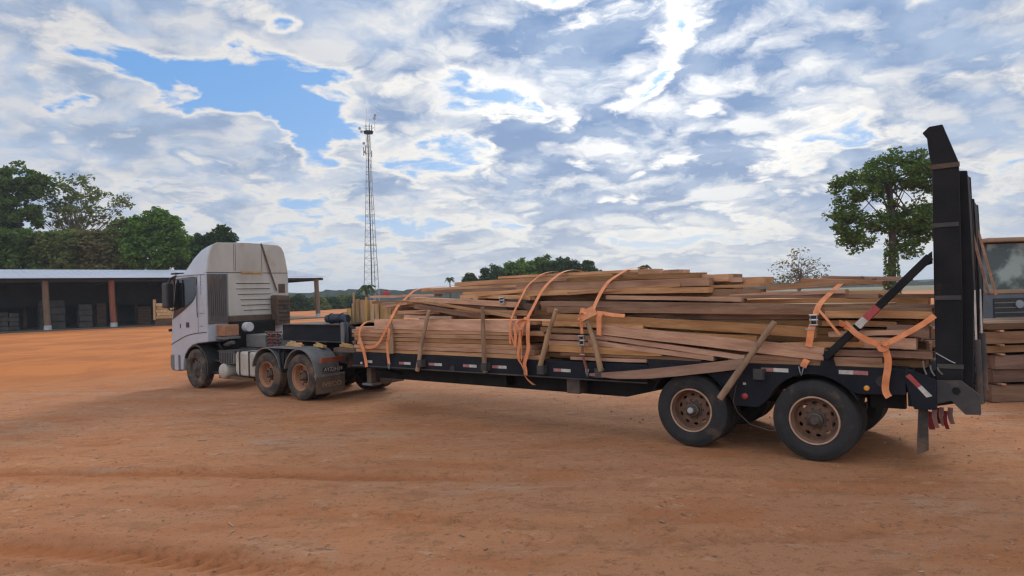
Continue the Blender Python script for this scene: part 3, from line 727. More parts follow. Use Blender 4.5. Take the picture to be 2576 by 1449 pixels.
# back wall
TRK(MB().box(14.895, 14.918, .60, 2.44, 1.90, 3.06), 'rear_wall_panel', 'paint_dirty_warmlit', bevel=.01)
for h, a, b in ((2.84, .84, 1.86), (2.69, .84, 1.86), (2.54, .88, 1.88), (2.39, .96, 1.88), (2.24, .98, 1.85), (2.10, 1.05, 1.83)):
    o = TRK(MB().prism([(14.886, a, h - .05), (14.886, b, h - .05), (14.896, b, h + .02), (14.896, a, h + .02)], [(14.8955, a, h - .052), (14.8955, b, h - .052), (14.897, b, h + .021), (14.897, a, h + .021)]), 'louvre', 'paint_dirty_warmlit')
    TRK(MB().box(14.884, 14.8952, a, b, h - .066, h - .053), 'slot', 'plastic_black', o)
TRK(MB().box(14.885, 14.916, .03, .57, 1.72, 3.04), 'side_deflector', 'plastic_ribbed', bevel=.006)
for i in range(9):
    TRK(MB().box(14.868, 14.886, .06 + i * .056, .085 + i * .056, 1.80 if i % 2 else 1.95, 3.0 if i % 3 else 2.9), 'rib', 'plastic_ribbed')
TRK(MB().box(14.89, 14.915, .575, 2.44, 1.62, 1.895), 'lower_wall', 'rust_brown', bevel=.008)
TRK(MB().box(14.888, 14.894, 2.14, 2.36, 2.50, 2.76), 'rear_hatch', 'rust_brown', bevel=.004)
sn = TRK(MB().back([(1.88, 1.60), (2.28, 1.60), (2.28, 2.42), (1.86, 2.44), (1.84, 2.32)], 14.55, 14.86), 'air_intake', 'rust_brown', bevel=.03)
for i in range(6): TRK(MB().box(14.53, 14.548, 1.90, 2.25, 1.70 + i * .11, 1.73 + i * .11), 'fin', 'plastic_black', sn)
TRK(MB().box(14.535, 14.549, 2.05, 2.18, 2.05, 2.17), 'badge', 'plastic_black', sn)
TRK(MB().ribbon([(14.90, 1.62, 3.90), (14.885, 1.66, 3.8), (14.86, 1.80, 3.3), (14.84, 2.05, 2.56)], (0, 1, .3), .05), 'rubber_strap', 'rust_brown')
# side details
TRK(MB().side([(16.49, 2.92), (15.40, 2.97), (15.41, 2.64), (15.52, 2.44), (15.70, 2.30), (16.2, 2.07), (16.71, 1.87)], -.008, -.0005), 'side_window', 'glass_dark')
TRK(MB().bar((16.12, -.014, 2.93), (16.10, -.014, 2.16), .012, .03, (0, 1, 0)), 'window_bar', 'plastic_black')
TRK(MB().ribbon([(16.84, -.004, 1.14), (16.6, -.004, 1.22), (16.4, -.004, 1.28), (16.09, -.004, 1.38), (15.6, -.004, 1.46), (14.95, -.004, 1.50)], (0, 0, 1), .022, .006), 'door_seam', 'plastic_black')
TRK(MB().box(15.36, 15.372, -.004, -.0005, 1.48, 3.0), 'door_gap', 'plastic_grey')
TRK(MB().box(15.84, 16.0, -.012, -.0005, 1.62, 1.76), 'door_handle', 'plastic_black', bevel=.004)
TRK(MB().box(16.30, 16.335, -.010, -.0005, 1.60, 1.72), 'door_lock', 'plastic_black')
TRK(MB().box(15.03, 15.32, -.006, -.0005, 1.99, 2.0), 'panel_line', 'plastic_grey')
TRK(MB().box(15.10, 15.30, -.006, -.0005, 1.655, 1.667), 'panel_line', 'plastic_black')
TRK(MB().box(15.02, 15.46, -.005, -.0005, 2.03, 2.14), 'sticker', 'concrete_pale')
for i, ch in enumerate('STRALIS'):
    t = text_mesh('lettering', ch, .085, (15.19 - 14, -.004, 2.98 - i * .075), (-1, 0, 0), (0, 0, 1), 'text_blue', truck)
TRK(MB().side([(16.36, .42), (16.36, .86), (16.88, .86), (16.89, .55), (16.80, .42)], -.03, 2.53), 'bumper', 'plastic_grey', bevel=.03)
TRK(MB().box(16.42, 16.62, -.035, -.031, .45, .86), 'bumper_trim', 'paint_white')
TRK(MB().box(16.50, 16.80, -.27, -.06, 2.16, 2.86), 'mirror', 'plastic_black', bevel=.05, seg=3)
TRK(MB().tube([(16.50, .02, 3.05), (16.58, -.10, 2.98), (16.66, -.16, 2.8)], .03, 8), 'mirror_arm', 'plastic_black', smooth=True)
TRK(MB().tube([(16.62, -.2, 2.2), (16.70, -.1, 2.12), (16.75, .02, 2.1)], .025, 8), 'mirror_arm', 'plastic_black', smooth=True)
TRK(MB().box(16.55, 16.80, -.005, 2.4, 3.09, 3.14), 'sun_visor', 'plastic_black', bevel=.02)
TRK(MB().box(16.84, 16.9, -.06, .06, 1.50, 1.58), 'front_mirror', 'plastic_black', bevel=.02)
TRK(MB().ribbon([(16.50, -.006, 2.94), (16.0, -.006, 2.965), (15.385, -.006, 2.985), (15.385, -.006, 2.8), (15.395, -.006, 2.62), (15.50, -.006, 2.42), (15.70, -.006, 2.275), (16.2, -.006, 2.05), (16.74, -.006, 1.85)], (0, 0, 1), .02, .008), 'window_seal', 'plastic_black')
TRK(MB().tube([(15.31, -.05, 2.75), (15.31, -.06, 2.3), (15.31, -.05, 1.9)], .014, 8), 'grab_rail', 'plastic_grey', smooth=True)
TRK(MB().box(14.96, 16.62, -.010, -.0005, 3.02, 3.035), 'gutter', 'plastic_grey')
# wheel housing, step and chassis
mb = MB(); Pq = [(15.58 + .60 * math.cos(R(a)), .52 + .60 * math.sin(R(a))) for a in range(-8, 150, 8)]; Qq = [(15.58 + .64 * math.cos(R(a)), .52 + .64 * math.sin(R(a))) for a in range(-8, 150, 8)]
mb = MB(); Pq = [(15.58 + .60 * math.cos(R(a)), .52 + .60 * math.sin(R(a))) for a in range(25, 195, 8)]; Qq = [(15.58 + .645 * math.cos(R(a)), .52 + .645 * math.sin(R(a))) for a in range(25, 195, 8)]
for i in range(len(Pq) - 1): mb.prism([(Pq[i][0], .01, Pq[i][1]), (Pq[i + 1][0], .01, Pq[i + 1][1]), (Qq[i + 1][0], .01, Qq[i + 1][1]), (Qq[i][0], .01, Qq[i][1])], [(Pq[i][0], .55, Pq[i][1]), (Pq[i + 1][0], .55, Pq[i + 1][1]), (Qq[i + 1][0], .55, Qq[i + 1][1]), (Qq[i][0], .55, Qq[i][1])])
TRK(mb, 'front_mudguard', 'plastic_black')
for t in (.78, 1.64): TRK(MB().box(10.15, 16.6, t, t + .08, .78, 1.05), 'chassis_rail', 'steel_dusty', bevel=.005)
TRK(MB().box(14.7, 16.4, .6, 1.9, .75, 1.75), 'engine', 'steel_black', bevel=.04)
TRK(MB().box(13.55, 14.45, .82, 1.7, 1.06, 1.40), 'gearbox_cover', 'plastic_grey', bevel=.02)
TRK(MB().box(14.5, 14.9, .25, .66, 1.38, 1.68), 'air_filter_box', 'rim_drive', bevel=.02)
TRK(MB().box(14.47, 14.92, .22, .68, 1.30, 1.37), 'filter_bracket', 'plastic_grey', bevel=.01)
TRK(MB().tube([(14.45, .82, 1.60), (14.25, .82, 1.60)], .13, 18), 'coolant_tank', 'concrete_pale', smooth=True, bevel=.02)
TRK(MB().tube([(14.85, .45, 1.14), (14.55, .40, 1.18), (14.35, .40, 1.22)], [.05, .07, .05], 10), 'rag_bundle', 'sack', smooth=True)
TRK(MB().box(13.80, 14.50, .08, .75, .70, 1.0), 'battery_box', 'plastic_grey', bevel=.015)
for i in range(8): TRK(MB().box(13.85 + i * .08, 13.885 + i * .08, .068, .079, .72, .98), 'rib', 'plastic_black')
TRK(MB().box(13.78, 14.54, .06, .78, 1.002, 1.03), 'battery_lid', 'steel_dusty')
ft = TRK(MB().side([(12.80, .50), (12.80, .94), (12.88, 1.03), (13.64, 1.03), (13.72, .95), (13.72, .52), (13.64, .42), (12.88, .42)], .06, .74), 'fuel_tank', 'tank_white', bevel=.05, seg=3)
for s in (13.06, 13.48): TRK(MB().box(s, s + .05, .048, .75, .41, 1.042), 'tank_strap', 'plastic_black', ft)
TRK(MB().lathe(14.30, .50, [(0, .02), (.10, .024), (.17, .04), (.195, .07), (.20, .10), (.20, .6), (0, .62)], 28), 'air_tank', 'tank_white', smooth=True)
TRK(MB().box(14.55, 14.98, .12, .5, .40, .46), 'step', 'plastic_black', bevel=.01)
TRK(MB().box(14.60, 14.98, .16, .5, .72, .77), 'step', 'plastic_black', bevel=.01)
TRK(MB().bar((14.9, .3, 1.2), (14.5, .3, .8), .05, .05), 'step_strut', 'steel_black')
TRK(MB().box(12.6, 14.6, .30, .36, .60, .66), 'side_bar', 'steel_black')
TRK(MB().box(13.0, 14.6, .12, .5, .30, .38), 'lower_guard', 'wood_old')
wheel(truck, 1.58, 0.0, kind='steer', dual=False); wheel(truck, 1.58, 2.5, far=True, kind='steer', dual=False)
for s in (12.267, 10.944):
    wheel(truck, s - 14, 0.0, kind='drive'); wheel(truck, s - 14, 2.5, far=True, kind='drive')
    TRK(MB().tube([(s, .3, .517), (s, 2.2, .517)], .09, 12), 'axle', 'steel_black')
    TRK(MB().lathe(s, .52, [(.2, 1.1), (.24, 1.15), (.24, 1.35), (.2, 1.4)], 20), 'differential', 'steel_black', smooth=True)
    for t0, t1 in ((-.015, .66), (1.84, 2.515)):
        mb = MB(); a0, a1 = (14, 166) if s > 12 else (-4, 166)
        if s < 12: a0, a1 = 14, 186
        an = np.linspace(a0, a1, 22); Pq = [(s + .575 * math.cos(R(a)), .545 + .60 * math.sin(R(a))) for a in an]; Qq = [(s + .60 * math.cos(R(a)), .545 + .625 * math.sin(R(a))) for a in an]
        for i in range(21): mb.prism([(Pq[i][0], t0, Pq[i][1]), (Pq[i + 1][0], t0, Pq[i + 1][1]), (Qq[i + 1][0], t0, Qq[i + 1][1]), (Qq[i][0], t0, Qq[i][1])], [(Pq[i][0], t1, Pq[i][1]), (Pq[i + 1][0], t1, Pq[i + 1][1]), (Qq[i + 1][0], t1, Qq[i + 1][1]), (Qq[i][0], t1, Qq[i][1])])
        TRK(mb, 'rear_mudguard', 'plastic_grey')
TRK(MB().box(11.0, 12.2, -.01, .64, 1.155, 1.172), 'mudguard_bridge', 'plastic_grey', bevel=.004)
for s0, s1 in ((11.70, 11.62), (11.50, 11.57)): TRK(MB().bar((s0, .0, 1.12), (s1, .0, .60), .03, .04, (0, 1, 0)), 'mudguard_stay', 'steel_navy')
TRK(MB().lathe(11.6, 1.12, [(0, .9), (.5, .9), (.5, 1.6), (0, 1.6)], 24), 'fifth_wheel', 'steel_black')
for k in range(5):
    TRK(MB().tube([(13.35 - k * .12 + .05 * math.sin(q * 1.2), .78 + .05 * math.cos(q * 1.2), 1.48 - q * .018) for q in range(20)], .014, 5), 'coil_hose', 'cloth_red' if k % 2 else 'plastic_black', smooth=True)
TRK(MB().box(12.75, 13.45, .74, .78, 1.46, 1.50), 'hose_rail', 'rust_brown')
TRK(MB().box(12.75, 13.45, .74, .78, 1.30, 1.33), 'hose_rail', 'rust_brown')
# tail of the tractor
lb = TRK(MB().box(10.20, 10.30, .04, .72, .86, .98), 'tail_lamp_bar', 'lens_rust', bevel=.015)
TRK(MB().box(10.21, 10.30, 1.78, 2.46, .86, .98), 'tail_lamp_bar', 'lens_rust', bevel=.015)
pl = TRK(MB().box(10.235, 10.25, .10, .66, .655, .755), 'number_plate', 'plastic_black')
text_mesh('plate_text', 'AYZ2H24', .115, (10.232 - 14, .38, .705), (0, 1, 0), (0, 0, 1), 'text_white', pl, 1.05, .002)
mf = TRK(MB().box(10.26, 10.275, -.07, .72, .18, .55), 'mud_flap', 'rust_brown')
text_mesh('flap_text', 'IVECO', .15, (10.258 - 14, .36, .37), (0, 1, 0), (0, 0, 1), 'text_tan', mf, 1.25, .002)
TRK(MB().box(10.28, 10.34, -.06, .74, .555, .60), 'flap_bar', 'plastic_grey')
TRK(MB().box(10.26, 10.275, 1.78, 2.57, .18, .55), 'mud_flap', 'rust_brown')
TRK(MB().box(10.16, 10.24, .78, 1.72, .70, 1.05), 'rear_cross_member', 'steel_dusty')

# ------------------------------------------------------------------ the timber load
GB = 'sawn timber loaded on the trailer'
nb = [0]
def board(p0, p1, dep, th, label, name='sawn_board', bow=None, material='wood', group=GB, roll=0, cat='board', tip=None, frame=TRUCK, segs=5, wane=.004):
    """p0, p1: near top edge at each end, in (s, t, h); dep goes across, th goes down."""
    a, b = Vector((p0[0], -p0[1], p0[2])), Vector((p1[0], -p1[1], p1[2]))
    if frame is None: a, b = Vector(p0), Vector(p1)
    L = (b - a).length; x = (b - a).normalized(); y = Vector((0, 0, 1)).cross(x).normalized(); z = x.cross(y)
    if frame is not None and y.y > 0: y = -y      # across = away from the camera side (local -y)
    rg = random.Random(nb[0] * 13 + 5); nb[0] += 1
    bow = rg.uniform(-.012, .012) if bow is None else bow
    vs, fs = [], []
    for i in range(segs + 1):
        u = i / segs; o = bow * 4 * u * (1 - u)
        e = rg.uniform(-wane, wane); e2 = rg.uniform(-wane, wane); k = 1
        if tip and i >= segs - 1: k = tip if i == segs else .8
        vs += [((u - .5) * L, 0 + e, o), ((u - .5) * L + rg.uniform(-.004, .004), dep + e2, o), ((u - .5) * L, dep + e2, o - th * k), ((u - .5) * L, 0 + e, o - th * k + e2)]
    for i in range(segs):
        for k in range(4): fs.append((i * 4 + k, i * 4 + (k + 1) % 4, i * 4 + 4 + (k + 1) % 4, i * 4 + 4 + k))
    n = len(vs); fs += [(0, 1, 2, 3), (n - 1, n - 2, n - 3, n - 4)]
    me = bpy.data.meshes.new(name); me.from_pydata(vs, [], fs)
    bm = bmesh.new(); bm.from_mesh(me); bmesh.ops.recalc_face_normals(bm, faces=bm.faces); bm.to_mesh(me); bm.free()
    me.materials.append(MATS[material])
    o = bpy.data.objects.new(name, me); col.objects.link(o)
    M = Matrix((x, y, x.cross(y))).transposed().to_4x4()
    if x.cross(y).z < 0:
        for v in me.vertices: v.co.z = -v.co.z
        me.flip_normals()
    M.translation = (a + b) / 2
    o.matrix_world = (frame @ M) if frame is not None else M
    return add_prop(o, label, cat, group)

# low front stack of planks behind the stakes
fh = [1.225, 1.305, 1.385, 1.465, 1.545, 1.625]
ords = ['bottom', 'second lowest', 'third lowest', 'fourth lowest', 'fifth lowest', 'topmost thin']
for i, h in enumerate(fh):
    s0, s1 = 9.0 + rnd.uniform(-.05, .15), 4.55 + rnd.uniform(-.35, .25)
    j = rnd.uniform(-.015, .015)
    board((s0, .035 + j, h), (s1, .035 + j, h + rnd.uniform(-.005, .005)), .28, .072, f'{ords[i]} reddish plank of the low front stack, edge facing the yard', bow=.004)
    board((s0 - .1, .33, h + .001), (s1 + .1, .33, h + .001), .30, .07, 'plank hidden in the second row of the low front stack')
    board((s0 - .2, 2.16, h + .001), (s1 + .2, 2.16, h + .001), .30, .07, 'plank on the far edge of the low front stack')
for i, (s0, h) in enumerate(((9.22, 1.52), (9.14, 1.67), (9.32, 1.36))):
    board((s0, .10 + .05 * i, h), (8.45, .10 + .05 * i, h - .01), .22, .055, ['short pale board end sticking out in front below the lashing loop', 'short board end lying on top at the very front of the stack', 'lowest board end jutting towards the gooseneck'][i], name='board_end')
board((8.42, .03, 1.835), (4.55, .03, 1.80), .05, .20, 'wide plank standing on edge along the top of the front stack', name='wide_plank', bow=.01)
board((8.30, .09, 1.80), (4.40, .09, 1.79), .30, .06, 'plank lying behind the wide edge plank of the front stack')
# mid tier, front half
mid = [((8.05, .20, 1.995), (6.75, .20, 1.99), .22, .06, 'short plank stepped back above the wide edge plank, near the front strap'),
       ((7.68, .16, 1.915), (6.4, .16, 1.885), .2, .055, 'short lower plank with a dark gap above it near the front strap'),
       ((7.34, .12, 2.115), (5.55, .10, 1.905), .16, .075, 'sloping plank wedged between the second and third stakes'),
       ((6.97, .02, 2.185), (4.78, .0, 1.885), .05, .045, 'thin slat sloping down to the right across the front planks'),
       ((8.1, .34, 2.21), (6.4, .30, 2.17), .25, .075, 'plank with squared end behind the front strap'),
       ((8.6, .42, 2.17), (5.2, .34, 2.07), .25, .08, 'long pale-edged plank behind the sloping slat'),
       ((7.6, .26, 2.26), (4.9, .22, 2.12), .22, .09, 'broad plank above the sloping slat, carrying the small buckle'),
       ((6.3, .14, 2.02), (4.6, .12, 1.97), .2, .085, 'plank between second stake and middle straps'),
       ((9.82, 1.15, 2.325), (7.6, .95, 2.32), .24, .055, 'flat board reaching forward over the gooseneck crate'),
       ((9.3, .75, 2.20), (6.9, .60, 2.22), .28, .06, 'board under the forward reaching one'),
       ((8.7, .8, 2.06), (6.0, .6, 2.08), .28, .07, 'plank deep in the dark gap near the front'),
       ((8.5, .5, 1.92), (5.0, .5, 1.92), .28, .07, 'plank lying flat under the dark gap near the front'),
       ((8.6, 1.7, 2.1), (4.0, 1.7, 2.2), .5, .09, 'wide plank on the far shoulder of the front load')]
for p0, p1, d_, t_, lb_ in mid: board(p0, p1, d_, t_, lb_, bow=rnd.uniform(-.01, .015))
# crown of the load
crown = [((8.0, 1.0, 2.44), (5.3, .85, 2.44), .3, .07), ((7.45, .8, 2.40), (3.9, .62, 2.375), .26, .075), ((7.1, 1.05, 2.54), (3.4, .95, 2.56), .3, .085),
         ((6.5, .62, 2.335), (3.3, .5, 2.30), .24, .08), ((6.0, 1.1, 2.62), (2.6, 1.0, 2.615), .26, .05), ((6.4, .42, 2.28), (4.7, .34, 2.22), .22, .07),
         ((4.3, .92, 2.53), (1.75, .74, 2.515), .24, .09), ((5.2, .62, 2.44), (1.55, .56, 2.425), .22, .12), ((4.9, .46, 2.31), (1.50, .40, 2.285), .2, .085),
         ((2.9, .95, 2.60), (2.45, .95, 2.58), .22, .08), ((3.6, .75, 2.42), (1.12, .75, 2.415), .26, .07), ((3.3, .9, 2.38), (.82, .85, 2.38), .26, .11),
         ((3.0, .65, 2.30), (.82, .62, 2.305), .24, .04), ((2.6, .6, 2.23), (.80, .58, 2.235), .26, .10), ((3.2, .36, 2.20), (1.0, .34, 2.12), .25, .06),
         ((7.0, 1.45, 2.56), (2.4, 1.4, 2.6), .5, .12), ((6.8, 1.5, 2.42), (1.0, 1.4, 2.42), .5, .1)]
cl = ['front end of the crown where the load starts to rise', 'below the front crown, second from the strap', 'under the middle straps just below the ridge', 'along the near shoulder of the crown', 'ridge board at the very top of the load', 'short one on the near shoulder between the two middle straps',
      'squared beam end at the rear of the crown', 'thick beam along the near shoulder, rear crown', 'pale-topped beam above the dark shadow gap', 'short offcut on the ridge behind the rear strap', 'thin rear overhang, second from the top', 'thick rear overhang lit against the sky', 'thin slat overhanging at the rear of the crown', 'lowest rear overhang of the crown', 'thin one in the dark gap under the crown', 'far-side one along the ridge', 'far-side one beneath the ridge']
for (p0, p1, d_, t_), l_ in zip(crown, cl): board(p0, p1, d_, t_, 'timber at the crown: ' + l_, name='sawn_beam', bow=rnd.uniform(0, .02), cat='beam')
# rear half, near face
rear = [((3.05, -.035, 1.745), (-.16, -.035, 1.462), .10, .155, 'long thick beam slanting down rearwards to the ramp brace', 'slanting_beam'),
        ((3.25, .0, 1.60), (.86, -.02, 1.335), .16, .07, 'shorter slanting beam below the long thick one, ending at the rear stake', 'slanting_beam'),
        ((3.35, .02, 1.51), (1.30, .0, 1.315), .14, .075, 'slanting beam tucked under the shorter one, with a squared end', 'slanting_beam'),
        ((4.05, .075, 1.925), (-.05, .075, 1.715), .12, .135, 'long level beam behind the rear stake, dark edge facing the yard', 'sawn_beam'),
        ((4.2, .13, 2.03), (-1.33, .13, 1.95), .25, .095, 'long pale board running back to the ramp, lower of two', 'sawn_board'),
        ((4.4, .24, 2.13), (-.05, .24, 2.01), .25, .085, 'long pale board running back to the rear strap, upper of two', 'sawn_board'),
        ((1.5, .45, 2.15), (-.72, .42, 2.125), .22, .05, 'thin board under the rear strap', 'sawn_board'),
        ((2.0, .62, 2.21), (-.85, .60, 2.17), .26, .06, 'board on top of the low rear part of the load', 'sawn_board'),
        ((.75, .70, 2.28), (-.62, .66, 2.33), .26, .075, 'beam end tilted up on the low rear part of the load', 'sawn_beam'),
        ((.4, .95, 2.33), (-.45, .90, 2.37), .2, .05, 'dark weathered piece on top near the rear strap', 'sawn_board'),
        ((-.30, .70, 2.12), (-1.34, .68, 2.11), .3, .05, 'flat board beside the ramp, lying on the rear end', 'sawn_board'),
        ((-.30, .40, 1.99), (-1.335, .40, 1.98), .3, .04, 'thin dark board beside the ramp', 'sawn_board'),
        ((-.15, .10, 1.93), (-1.335, .10, 1.91), .25, .09, 'thick short board behind the ramp brace', 'sawn_board'),
        ((-.10, .16, 1.80), (-.95, .16, 1.785), .25, .07, 'board in the shade behind the red and white tape', 'sawn_board'),
        ((-.55, .06, 1.60), (-1.16, .06, 1.59), .2, .13, 'short thick block end behind the tied rear strap', 'timber_block'),
        ((-.10, .02, 1.435), (-1.33, .02, 1.435), .2, .075, 'rear plank level with the strap knot', 'sawn_board'),
        ((.9, .02, 1.345), (-.80, .02, 1.355), .2, .07, 'low rear plank under the brace foot', 'sawn_board'),
        ((1.1, .03, 1.275), (-.84, .03, 1.285), .22, .055, 'lowest rear plank lying on the deck above the wheels', 'sawn_board'),
        ((.4, .06, 1.51), (-.75, .06, 1.545), .2, .07, 'rear plank rising slightly towards the ramp', 'sawn_board'),
        ((-.85, .12, 1.75), (-1.30, .12, 1.73), .16, .14, 'dark squared beam end between brace and ramp', 'timber_block'),
        ((4.25, .05, 1.80), (2.4, .05, 1.74), .16, .075, 'plank between third and fourth stakes, upper', 'sawn_board'),
        ((4.3, .06, 1.70), (2.3, .06, 1.62), .16, .07, 'plank between third and fourth stakes, middle', 'sawn_board'),
        ((4.2, .03, 1.58), (3.0, .03, 1.56), .18, .08, 'plank between third and fourth stakes, lower', 'sawn_board'),
        ((4.15, .05, 1.48), (2.2, .05, 1.43), .2, .07, 'broad low plank right of the hanging orange straps', 'sawn_board'),
        ((4.1, .02, 1.405), (2.1, .02, 1.38), .22, .10, 'thick low plank right of the hanging orange straps', 'sawn_board'),
        ((3.9, .05, 1.29), (1.5, .05, 1.28), .2, .055, 'low plank in the shade beneath the slanting beams', 'sawn_board'),
        ((3.7, .03, 1.225), (2.35, .03, 1.225), .2, .05, 'lowest plank in the shade beneath the slanting beams', 'sawn_board')]
for p0, p1, d_, t_, l_, nm in rear: board(p0, p1, d_, t_, l_, name=nm, bow=rnd.uniform(-.006, .012), cat='beam' if 'beam' in nm else 'board')
board((.86, -.10, 1.30), (3.26, -.13, .985), .045, .14, 'stray plank with a broken pointed tip hanging over the side rail', name='stray_plank', tip=.25, bow=-.02)
# boards behind the visible face, seen only through the gaps
for k in range(24):
    h = 1.30 + (k % 8) * .10; row = k // 8
    s0, s1 = 4.3 + rnd.uniform(-.3, .3), -1.0 + rnd.uniform(-.25, .25)
    if h > 1.95: s1 = max(s1, -.8)
    board((s0, .40 + row * .32 + rnd.uniform(0, .03), h), (s1, .40 + row * .32, h + rnd.uniform(-.01, .01)), .30, .085, 'plank inside the rear half of the load, glimpsed through the gaps')
for k in range(5):
    board((4.6, 2.1, 1.4 + k * .17), (-1.1, 2.1, 1.38 + k * .17), .32, .12, 'plank on the far side of the rear load')
for k in range(4):
    h = 1.88 + k * .085
    board((7.6 - .2 * k, .50 + k * .04, h), (4.2, .48 + k * .04, h + rnd.uniform(-.01, .01)), .30, .075, 'plank inside the front half of the load, glimpsed through the gaps')
for k in range(7):
    board((6.9 - .15 * k, 1.0, 1.95 + k * .088), (1.35, .98, 1.95 + k * .088), .5, .084, 'plank in the core of the load, glimpsed below the crown')
for k in range(6):
    board((4.9, .42, 1.235 + k * .085), (3.3, .42, 1.235 + k * .085), .4, .08, 'plank filling the load behind the middle straps')
for k in range(5):
    board((6.4 - .1 * k, .72 + .03 * k, 2.0 + k * .075), (2.2, .70 + .03 * k, 2.0 + k * .075), .3, .07, 'plank in the near shoulder of the load, glimpsed between the beams')
board((5.2, .30, 2.17), (4.75, .28, 2.16), .18, .16, 'short weathered grey block in the gap behind the middle straps', name='timber_block', material='wood_old')
board((4.75, .22, 2.10), (4.45, .20, 2.08), .12, .10, 'small dark offcut jammed under the middle strap', name='timber_offcut', material='wood_old')

jum = [((3.9, .30, 2.27), (2.0, .55, 2.36), .16, .05, 'plank skewed across the shoulder behind the knotted strap'), ((5.9, .30, 2.30), (4.95, .55, 2.36), .14, .06, 'short plank end poking out between front crown and middle straps'),
       ((1.25, .55, 2.17), (-.35, .35, 2.20), .14, .05, 'skewed thin plank on the low rear shoulder'), ((.3, .8, 2.37), (-.75, .6, 2.30), .16, .055, 'short plank crossing the tilted beam end at the rear'),
       ((2.2, .05, 1.66), (.7, .02, 1.60), .10, .06, 'plank sandwiched between the two long rear beams'), ((-.2, .03, 1.66), (-1.1, .05, 1.70), .12, .06, 'plank rising to the ramp behind the rear strap knot'),
       ((8.35, .2, 2.10), (7.0, .5, 2.24), .15, .05, 'skewed plank under the front strap'), ((1.9, .8, 2.50), (1.3, .7, 2.47), .14, .10, 'short block on the rear crown lit against the sky'),
       ((.1, 1.1, 2.40), (-1.0, .9, 2.34), .2, .06, 'plank on the rear top beside the brace')]
for p0, p1, d_, t_, l_ in jum: board(p0, p1, d_, t_, l_, name='loose_plank')
# upright boards crated on the gooseneck
GU = 'upright boards standing on the gooseneck'
ups = [(11.12, 1.95, 1.45), (10.98, 2.03, 1.47), (10.82, 2.15, 1.5), (10.68, 2.26, 1.46), (10.52, 2.24, 1.5), (10.34, 2.23, 1.46), (10.17, 2.22, 1.5), (10.0, 2.20, 1.5), (9.83, 2.16, 1.52), (9.66, 2.10, 1.5)]
ul = ['leftmost and shortest pale upright board on the gooseneck', 'second upright board from the left on the gooseneck', 'third upright board on the gooseneck, reddish', 'tall upright board below the tower foot', 'tall pale upright board right of the tower foot', 'upright board in the middle of the crate on the gooseneck', 'upright board sixth from the right, yellowish', 'upright board left of the open corner', 'upright board at the open corner by the front strap', 'rightmost upright board beside the front strap']
for i, (s, h, t) in enumerate(ups):
    mb = MB(); mb.box(s - .075, s + .075, t, t + .035 + .02 * (i % 2), 1.692, h)
    o = mb.build('upright_board', 'wood_pale'); add_prop(o, ul[i], 'board', GU)
for i, s in enumerate((10.72, 10.26)):
    o = MB().box(s - .02, s + .02, 1.40, 1.435, 1.692, 2.42 - .12 * i).build('crate_batten', 'wood_pale'); add_prop(o, ['taller thin batten rising above the upright boards', 'shorter thin batten nailed on the upright boards'][i], 'batten', 'battens on the upright boards')
o = MB().box(9.55, 11.05, 1.62, 1.66, 1.692, 2.0).build('backing_board', 'wood_pale'); add_prop(o, 'pale board behind the upright boards on the gooseneck', 'board')
o = MB().box(9.62, 9.68, 1.56, 2.0, 1.692, 2.05).build('backing_board', 'wood_pale'); add_prop(o, 'pale cross board behind the upright boards, nearest the load', 'board')
rb = MB().box(9.30, 9.43, 1.18, 1.30, 2.327, 2.42).build('fuel_can', 'red_plastic', bevel=.015); add_prop(rb, 'small red plastic can on the forward reaching board', 'can')
c_ = MB().tube([(9.365, 1.24, 2.42), (9.365, 1.24, 2.445)], .02, 10).build('cap', 'plastic_black', rb); c_.matrix_parent_inverse = Matrix.Identity(4)
# rolled tarpaulin
pts = [(11.20, 1.0, 1.80), (11.05, 1.0, 1.81), (10.85, 1.0, 1.815), (10.65, 1.0, 1.81), (10.45, 1.0, 1.80)]
tp = empty('rolled_tarpaulin', TRUCK, 'rolled dark blue tarpaulin lying on the gooseneck', 'tarpaulin')
MB().tube(pts, [.095, .115, .11, .115, .10], 20).build('roll', 'tarp_blue', tp, smooth=True)
for s in (11.0, 10.62): MB().lathe(0, 0, [(.1, 0)], 3)
for s in (11.02, 10.64):
    ring = [(s, 1.0 + .12 * math.cos(a), 1.812 + .12 * math.sin(a)) for a in np.linspace(0, 2 * math.pi, 21)]
    MB().tube(ring, .01, 5, caps=False).build('tie_cord', 'plastic_black', tp, smooth=True)
# offcuts left on the frame
for (s, t, h, L, a, lb_) in ((11.85, .50, 1.215, .5, .2, 'pale splintered offcut lying over the mudguards, left piece'), (11.7, .42, 1.20, .45, -.3, 'pale splintered offcut lying over the mudguards, right piece'), (10.85, .5, 1.20, .4, .1, 'pale offcut lying above the rear drive wheel'), (9.78, .45, 1.22, .5, .05, 'bright splintered offcut at the front corner of the deck')):
    d_ = Vector((math.cos(a), math.sin(a), .05)) * L / 2
    mb = MB(); mb.bar(Vector((s, t, h)) - d_, Vector((s, t, h)) + d_, .10, .05); mb.bar(Vector((s, t - .03, h + .03)) - d_ * .7, Vector((s, t + .05, h + .045)) + d_ * 1.1, .05, .03)
    add_prop(mb.build('wood_offcut', 'wood_pale'), lb_, 'offcut', 'pale offcuts left on the frame')
add_prop(MB().box(9.35, 10.1, .3, .8, 1.10, 1.19).build('corner_plate', 'steel_dusty', trailer), None)

